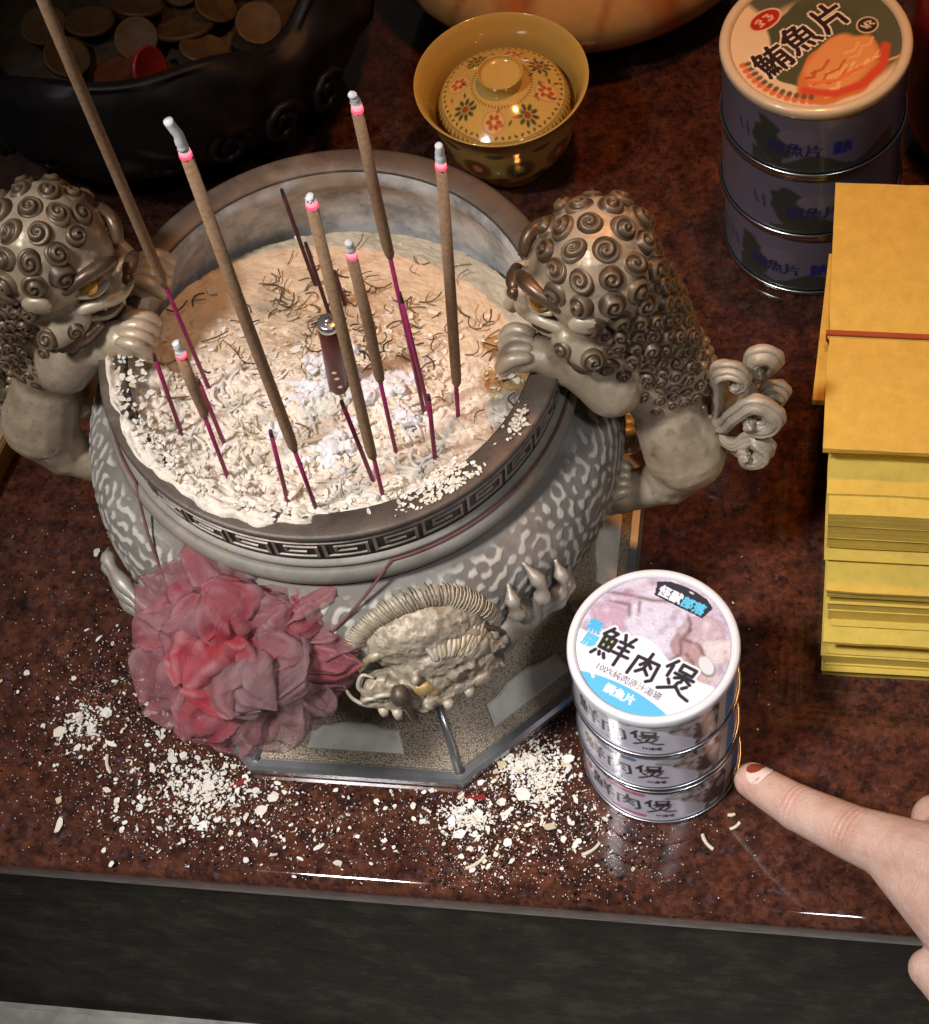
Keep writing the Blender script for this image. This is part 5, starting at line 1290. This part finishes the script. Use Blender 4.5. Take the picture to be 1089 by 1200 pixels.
A.put(np.clip(1.2 - abs(rr_ - 31.6) / 0.5, 0, 1), srgb(110, 98, 62)); A.put(np.clip((rr_ - 32.3) / 0.4, 0, 1) * (0.5 + 0.5 * np.sign(np.sin(aa_ * 70))), srgb(90, 84, 58))
zz_ = 0.0465 + 0.0115 * (1 - np.clip(rr_ / 33.6, 0, 1) ** 1.8) - 0.0010
zz_ = np.where(rr_ > 32.2, zz_ - (rr_ - 32.2) * 0.0022, zz_)
lid = obj("lid", make_mesh("lid", np.concatenate([G3 * G3S / 1000, zz_[:, None]], 1), LF3, A.c), M_glaze, tea)
V, F = revolve(smooth_profile([(0.0100, 0.0554), (0.0094, 0.0582), (0.0106, 0.0620), (0.0110, 0.0628), (0.0104, 0.0629), (0.0088, 0.0604), (0.0001, 0.0596)], 6), 64)
obj("knob", make_mesh("knob", V, F, np.tile(YEL * 1.02, (len(V), 1))), M_glaze, lid)

# ------------------------------------------------------------------ coin bowl
cb = empty("coin_bowl", (-0.288, 0.366, 0.0)); tag(cb, "black carved bowl with a wavy rim, full of gold coins", "bowl")
def coin_bowl():
    n = 160; V = []; F = []
    out = smooth_profile([(0.060, 0.0005), (0.074, 0.010), (0.092, 0.035), (0.098, 0.058), (0.094, 0.078), (0.088, 0.086), (0.084, 0.088), (0.080, 0.085), (0.078, 0.070), (0.070, 0.045), (0.0001, 0.035)], 5)
    m = len(out)
    for k in range(n):
        a = 2 * PI * k / n
        for i, (r, z) in enumerate(out):
            w = max(0, (z - 0.055) / 0.033); w = w if i < m * 0.8 else w
            wav = 0.0085 * math.sin(4 * a + 0.9) + 0.004 * math.sin(7 * a + 2)
            carve = 0.0022 * math.sin(11 * a + 60 * z) * math.sin(z * 150 + 2 * math.sin(5 * a)) if i < m * 0.5 else 0
            sc_ = 1.0 + 0.05 * math.sin(3 * a)
            V.append(((r + carve) * math.cos(a) * 1.22 * sc_, (r + carve) * math.sin(a) * sc_, z + wav * w))
    for k in range(n):
        k2 = (k + 1) % n
        for i in range(m - 1): F.append((k * m + i, k2 * m + i, k2 * m + i + 1, k * m + i + 1))
    return make_mesh("vessel", V, F)
vs = obj("vessel", coin_bowl(), M_blackglass, cb)
for k in range(9):
    a = math.radians(-150 + k * 15); r_ = 0.096
    ring_ = [Vector((0.012 * math.cos(q), 0, 0.012 * math.sin(q))) for q in np.linspace(0, 2 * PI * 1.5, 24)]
    ring_ = [v * (1 - i / 30) for i, v in enumerate(ring_)]
    o_ = Vector((math.cos(a) * 1.22, math.sin(a), 0)); t2 = Vector((-o_.y, o_.x, 0)).normalized()
    pts = [o_ * (r_ + 0.001 * (i % 2)) + t2 * v.x + Vector((0, 0, 0.045 + v.z)) for i, v in enumerate(ring_)]
    obj("carved_scroll", make_mesh("carved_scroll", *tube(pts, 0.0022, 6)), M_blackglass, vs)
def coin_mesh():
    return make_mesh("coin", *revolve([(0.0001, 0.0008), (0.0105, 0.0008), (0.0112, 0.0012), (0.0125, 0.0012), (0.0128, 0.0), (0.0125, -0.0012), (0.0001, -0.0012)], 40))
cmesh = coin_mesh(); M_copper = simple("copper_coin", (0.17, 0.055, 0.026), 0.35, 0.6, 0.3, 120)
coins = []
crg = random.Random(3)
spots_ = [(-0.2817, 0.3010, "dull copper coin by the black bowl's wavy rim, beside the red one"), (-0.2648, 0.3010, "red foil coin tilted up against the black bowl's wavy rim"), (-0.2749, 0.3190, "dark gold coin just behind the copper and red ones"),
    (-0.2537, 0.3300, "largest bright gold coin in the black bowl"), (-0.2398, 0.3420, None), (-0.2400, 0.3132, "small gold coin lying alone where the bowl's rim dips"), (-0.3089, 0.3100, "gold coin farthest along the bowl from the tea bowl"), (-0.2168, 0.3320, None), (-0.2780, 0.3400, None), (-0.3020, 0.3330, None), (-0.2600, 0.3560, None), (-0.2300, 0.3640, None), (-0.3250, 0.3300, None)]
for i, (x, y, lab) in enumerate(spots_):
    red = i == 1
    c = obj("coin", cmesh.copy(), M_redfoil if red else (M_copper if i == 0 else M_coin)); c.location = (x, y, 0.0755 + 0.002 * (i % 3))
    c.rotation_euler = (0.5, 1.1, 0.3) if red else (crg.uniform(-0.5, 0.5) + 0.1, crg.uniform(-0.4, 0.4), crg.uniform(0, 3))
    s_ = 1.15 if i == 3 else crg.uniform(0.8, 1.0); c.scale = (s_, s_, s_)
    tag(c, lab or "tarnished gold coin lying among the others deep in the black bowl", "coin", "coins in the black bowl")
V, F = revolve([(0.0001, 0.074), (0.05, 0.070), (0.074, 0.058)], 48)
o = obj("coin_heap", make_mesh("coin_heap", [(x * 1.2, y, z + 0.003 * vnoise((x, y, 0), 120)) for x, y, z in V], F), simple("dark_coin_heap", (0.05, 0.03, 0.012), 0.5, 0.3, 0.5, 150)); o.location = (-0.288, 0.366, -0.002)
flip(o.data); tag(o, "heap of coins filling the black bowl below the top ones", "coins", kind="stuff")

# ------------------------------------------------------------------ big orange ceramic bowl at the back
ob = empty("orange_ornament", (-0.080, 0.470, 0.0)); tag(ob, "large squat orange round ornament with cream petal marks behind the tea bowl", "ornament")
NAo, prof = 200, smooth_profile([(0.060, 0.0005), (0.085, 0.006), (0.103, 0.020), (0.109, 0.036), (0.104, 0.054), (0.088, 0.072), (0.060, 0.086), (0.030, 0.092), (0.0001, 0.094)], 6)
V, F = revolve(prof, NAo); m = len(prof)
A = Art(np.array([(2 * PI * k / NAo * 100, i * 3.0) for k in range(NAo) for i in range(m)]), srgb(206, 122, 62))
for k in range(9):
    c0 = 2 * PI * k / 9 * 100
    A.ell((c0, 60), 30, 44, 0.3, srgb(160, 72, 36), 4.0); A.ell((c0 + 2, 62), 27, 40, 0.3, srgb(224, 172, 106), 10.0, 0.1, 0.01, k)
    A.stroke([(c0 - 4, 20), (c0 + 4, 60), (c0 + 16, 90)], 1.0, srgb(186, 100, 54), 4.0)
obj("shell", make_mesh("shell", V, F, A.c), M_orange, ob)
obj("foot_ring", make_mesh("foot_ring", *ring(0.060, 0.0035, 0.004, 0.0034)), M_redfoil, ob)
# red lantern-like ball behind the tuna cans
rj = empty("red_jar", (0.125, 0.335, 0.0)); tag(rj, "small dark red glass jar half hidden behind the tuna cans", "jar")
obj("jar_body", make_mesh("jar_body", *revolve(smooth_profile([(0.0001, 0.0003), (0.022, 0.0003), (0.029, 0.010), (0.033, 0.040), (0.033, 0.085), (0.028, 0.105), (0.022, 0.112)], 6), 64)), simple("red_glass", (0.16, 0.012, 0.012), 0.08, 0, 0.2, 60), rj)
obj("jar_lid", make_mesh("jar_lid", *revolve([(0.0225, 0.110), (0.0245, 0.112), (0.0245, 0.122), (0.022, 0.124), (0.0001, 0.124)], 48)), M_redfoil, rj)
# brass-edged tray corner at the side
tr = empty("wooden_tray", (-0.371, 0.100, 0)); tag(tr, "pale wooden tray edge with a brass strip beside the lion away from the cans", "tray")
o = obj("tray_base", bevel_mesh(make_mesh("tray_base", *box(-0.06, 0.045, -0.05, 0.09, 0.0003, 0.012), smooth=False), 0.001), simple("pale_wood", (0.36, 0.27, 0.17), 0.5, 0, 0.2, 80), tr)
o = obj("brass_strip", bevel_mesh(make_mesh("brass_strip", *box(0.0452, 0.0480, -0.05, 0.09, 0.0003, 0.014), smooth=False), 0.0006), M_brass, tr)
tr.rotation_euler.z = math.radians(-12)

# ------------------------------------------------------------------ spilled ash on the table
fl = Flakes(); gr_ = Flakes()
CL = [(-0.2520, -0.0060, 0.010, 0.010, 70), (-0.2300, -0.0070, 0.016, 0.010, 50), (-0.243, 0.016, 0.010, 0.010, 30), (-0.2050, -0.0250, 0.020, 0.012, 170), (-0.1950, -0.0350, 0.018, 0.012, 190), (-0.180, -0.030, 0.014, 0.008, 120),
      (-0.2070, -0.0430, 0.022, 0.010, 80), (-0.1520, -0.0460, 0.018, 0.009, 60), (-0.0790, -0.0370, 0.010, 0.006, 120), (-0.0720, -0.0560, 0.006, 0.005, 40), (-0.0560, -0.0130, 0.012, 0.009, 190), (-0.0470, -0.0190, 0.008, 0.010, 110),
      (-0.0300, -0.0380, 0.012, 0.012, 60), (-0.0520, -0.0400, 0.016, 0.010, 60), (-0.12, -0.047, 0.030, 0.010, 60), (-0.0230, -0.0440, 0.012, 0.010, 30), (-0.26, 0.03, 0.02, 0.03, 26), (-0.1, -0.033, 0.03, 0.006, 40)]
def clear_xy(x, y):
    return math.hypot(x, y) > 0.0345 and (abs(x - PX) > 0.113 or abs(y - PY) > 0.113 or abs(x - PX) + abs(y - PY) > 0.157) and y > -0.070
for (cx, cy, sx, sy, n_) in CL:
    for _ in range(n_):
        x, y = random.gauss(cx, sx), random.gauss(cy, sy)
        if not clear_xy(x, y): continue
        sz = abs(random.gauss(0, 0.0006)) + 0.00025
        if random.random() < 0.11: sz *= 2.3
        fl.chip((x, y, 0.0003 + random.uniform(0, 0.0005)), sz, random.uniform(0.30, 0.9), random.uniform(0.00015, 0.0004), ashcol(), 0.15, 7)
for (cx, cy, sx, sy, n_) in ((-0.0560, -0.0110, 0.007, 0.006, 420), (-0.0480, -0.0190, 0.004, 0.006, 260), (-0.0790, -0.0370, 0.005, 0.0035, 300), (-0.2530, -0.0050, 0.005, 0.004, 160), (-0.1950, -0.0330, 0.009, 0.006, 320)):
    for _ in range(n_):
        x, y = random.gauss(cx, sx), random.gauss(cy, sy)
        if clear_xy(x, y): fl.chip((x, y, 0.0002 + random.uniform(0, 0.0004) * math.exp(-((x - cx) / sx) ** 2 - ((y - cy) / sy) ** 2)), random.uniform(0.0003, 0.0011), random.uniform(0.4, 0.9), 0.00025, ashcol(), 0.15, 6)
for (x, y, l_, yw) in ((0.0215, -0.0405, 0.008, -0.9), (0.0330, -0.0325, 0.005, 0.7), (0.0310, -0.0275, 0.003, 0.2), (-0.238, -0.0245, 0.009, -1.2), (-0.0720, -0.0570, 0.010, 0.7), (-0.0250, -0.0475, 0.009, 0.7)):
    fl.roll((x, y, 0.0010), l_, 0.0008, np.array((0.68, 0.60, 0.46)) * random.uniform(0.9, 1.1), yaw=yw)
for _ in range(5200):   # pale dust grains
    cx, cy, sx, sy, n_ = random.choice(CL); x, y = random.gauss(cx, sx * 1.9), random.gauss(cy, sy * 1.7)
    if clear_xy(x, y): fl.chip((x, y, 0.0002), random.uniform(0.00012, 0.0004), 0.8, 0.0002, ashcol(), 0.2, 4)
for _ in range(1300):  # dark burnt crumbs
    cx, cy, sx, sy, n_ = random.choice(CL); x, y = random.gauss(cx, sx * 1.8), random.gauss(cy, sy * 1.5)
    if clear_xy(x, y): gr_.chip((x, y, 0.0002), random.uniform(0.0003, 0.0009), 0.8, 0.0006, np.array((0.012, 0.010, 0.010)) * random.uniform(0.5, 2.5), 0.2, 4)
for _ in range(160):
    x, y = random.uniform(-0.3, 0.05), random.uniform(-0.065, 0.2)
    if clear_xy(x, y): fl.chip((x, y, 0.0002), random.uniform(0.0002, 0.0006), 0.8, 0.0003, ashcol(), 0.2, 4)
o = fl.build("ash_crumbs", M_flake); tag(o, "pale ash crumbs spilled on the granite round the burner's pedestal", "ash crumbs", kind="stuff")
o = gr_.build("burnt_crumbs", M_flake); tag(o, "black burnt crumbs scattered among the spilled ash", "crumbs", kind="stuff")
for (x, y, rz) in ((-0.0760, -0.0275, 0.2), (-0.1790, -0.0285, 0.5)):
    V, F = box(-0.004, 0.004, -0.0012, 0.0012, 0.0002, 0.0006)
    o = obj("paper_scrap", bevel_mesh(make_mesh("paper_scrap", V, F, smooth=False), 0.0001, 1), M_redfoil); o.location = (x, y, 0.0); o.rotation_euler.z = rz
    tag(o, "tiny red paper scrap at the pedestal corner towards the small cans" if x > -0.1 else "tiny red paper scrap at the pedestal corner under the fabric flower", "paper scrap", "red paper scraps by the pedestal")

# ------------------------------------------------------------------ pointing hand
T0 = Vector((0.0392, -0.0205, 0.0220))
J = [T0, Vector((0.0580, -0.0345, 0.0300)), Vector((0.0800, -0.0478, 0.0400)), Vector((0.1180, -0.0660, 0.0540))]   # tip, DIP, PIP(ish), knuckle
P = [capsule(J[0], J[1], 0.0077, 0.0094), capsule(J[1], J[2], 0.0095, 0.0112), capsule(J[2], J[3], 0.0112, 0.0160),
     sphere(J[1], 0.0098), sphere(J[2], (0.0114, 0.0112, 0.0110))]
K2 = Vector((0.1330, -0.0500, 0.0600)); K3 = Vector((0.1470, -0.0340, 0.0590)); K4 = Vector((0.1590, -0.0190, 0.0550)); WR = Vector((0.2050, -0.1050, 0.0800))
P += [capsule(J[3], WR, 0.0145, 0.024), capsule(K2, WR, 0.0145, 0.024), capsule(K3, WR, 0.0138, 0.023), capsule(K4, WR, 0.0125, 0.022), sphere((0.150, -0.066, 0.058), (0.030, 0.030, 0.020))]
for K, dx in ((K2, 0.0), (K3, 0.0), (K4, 0.0)):      # curled fingers
    a1 = K + Vector((-0.022, 0.010, -0.018)); a2 = a1 + Vector((0.016, -0.012, -0.012)); a3 = a2 + Vector((0.016, -0.008, 0.006))
    P += [capsule(K, a1, 0.0118, 0.0098), capsule(a1, a2, 0.0096, 0.0088), capsule(a2, a3, 0.0086, 0.0078)]
# thumb folded below the index
th_ = [Vector((0.1720, -0.1330, 0.0560)), Vector((0.1400, -0.1190, 0.0440)), Vector((0.1180, -0.1060, 0.0400)), Vector((0.1095, -0.0995, 0.0390))]
P += [capsule(WR, th_[0], 0.021, 0.017), capsule(th_[0], th_[1], 0.017, 0.0125), capsule(th_[1], th_[2], 0.0122, 0.0105), capsule(th_[2], th_[3], 0.0104, 0.0080), capsule(th_[0], J[3], 0.016, 0.0125), capsule(J[2] + Vector((0.010, -0.006, 0.003)), (0.1200, -0.0840, 0.0500), 0.0100, 0.0165), capsule((0.1200, -0.0830, 0.0500), (0.160, -0.105, 0.060), 0.0165, 0.022), capsule((0.1180, -0.0800, 0.0520), K2, 0.0150, 0.0140), capsule((0.1080, -0.0600, 0.0490), K2 + Vector((-0.012, 0.004, -0.010)), 0.0105, 0.0110), sphere((0.1185, -0.0560, 0.0510), (0.0140, 0.0125, 0.0120)), sphere((0.1240, -0.0480, 0.0500), (0.0130, 0.0130, 0.0130))]
P += [capsule(WR, (0.245, -0.140, 0.090), 0.0245, 0.027), capsule(WR + Vector((0.006, 0.012, 0)), (0.252, -0.126, 0.090), 0.0235, 0.026)]
hand_me = remesh(P, 0.00085, 18, 0.5)
c = get_co(hand_me)
fd = (J[0] - J[2]).normalized()
col_ = np.ones((len(c), 3)); nrmv = np.empty(len(c) * 3, np.float32); hand_me.vertices.foreach_get("normal", nrmv); nrmv = nrmv.reshape(-1, 3)
for i, p in enumerate(c):
    v = Vector(p)
    for jj, w_, ar in ((J[1], 0.0060, 0.00045), (J[2], 0.0075, 0.0004)):
        q = (v - jj).dot(fd)
        if abs(q) < w_ and (v - jj).length < 0.016:
            g = 0.5 * (1 + math.cos(PI * q / w_)); up_ = max(0, nrmv[i][2])
            c[i] += nrmv[i] * (-ar * g * (0.4 + 0.6 * math.cos(q * 2600)) * up_)
            col_[i] *= 1 - np.array((0.10, 0.26, 0.24)) * g * up_ * (0.45 + 0.55 * math.cos(q * 2600))
    dt = (v - J[0]).length
    if dt < 0.013: col_[i] *= 1 - np.array((0.0, 0.10, 0.07)) * (1 - dt / 0.013)
    if (v - J[3]).length < 0.02: col_[i] *= 1 - np.array((0.0, 0.07, 0.06)) * (1 - (v - J[3]).length / 0.02)
set_co(hand_me, c); set_col(hand_me, col_)
hand = obj("hand", hand_me, M_skin); tag(hand, "pale bare hand pointing its index finger at the bottom small can", "hand")
# nail: curved shell on the upper side of the fingertip
def nail(tip, axis_in, upv, L_, W_, name="fingernail"):
    ax = axis_in.normalized(); upv = (upv - ax * upv.dot(ax)).normalized(); la = ax.cross(upv)
    V = []; C = []; F = []; n, m = 40, 36
    for i in range(n + 1):
        s_ = i / n
        for k in range(m + 1):
            w = -1 + 2 * k / m
            wid = W_ * (0.80 + 0.28 * s_ - 0.22 * s_ ** 3) * (1 if s_ > 0.12 else 0.78 + 1.8 * s_)
            arch = 0.0083 * math.cos(w * 0.95) + 0.0006
            d_ = 0.0042 - L_ * s_ + 0.0018 * w * w * (1 if s_ < 0.2 else 0) - (0.0016 * w * w if s_ > 0.85 else 0) * -1
            p = tip + ax * (0.0 + d_) + upv * (arch - 0.0026 * (1 - s_) ** 2) + la * (wid * math.sin(w * 1.0) / math.sin(1.0))
            V.append(p)
            red = math.hypot((s_ - 0.40) / 0.30, (w - 0.12) / 0.62)
            base_c = np.array((0.74, 0.58, 0.53)) if s_ > 0.25 else np.array((0.80, 0.74, 0.66))
            if red < 1.0: base_c = np.array((0.26, 0.055, 0.026))
            if s_ < 0.16: base_c = np.array((0.42, 0.31, 0.20)) if w < 0.3 else np.array((0.78, 0.72, 0.64))
            C.append(base_c)
    for i in range(n):
        for k in range(m):
            q = i * (m + 1) + k; F.append((q, q + 1, q + m + 2, q + m + 1))
    me = make_mesh(name, V, F, np.array(C)); o = obj(name, me, M_nail, hand)
    so = o.modifiers.new("thickness", 'SOLIDIFY'); so.thickness = 0.0005; so.offset = 1
    return o
nail(J[0], (J[0] - J[1]), Vector((0.02, 0.34, 0.93)), 0.0135, 0.0064)
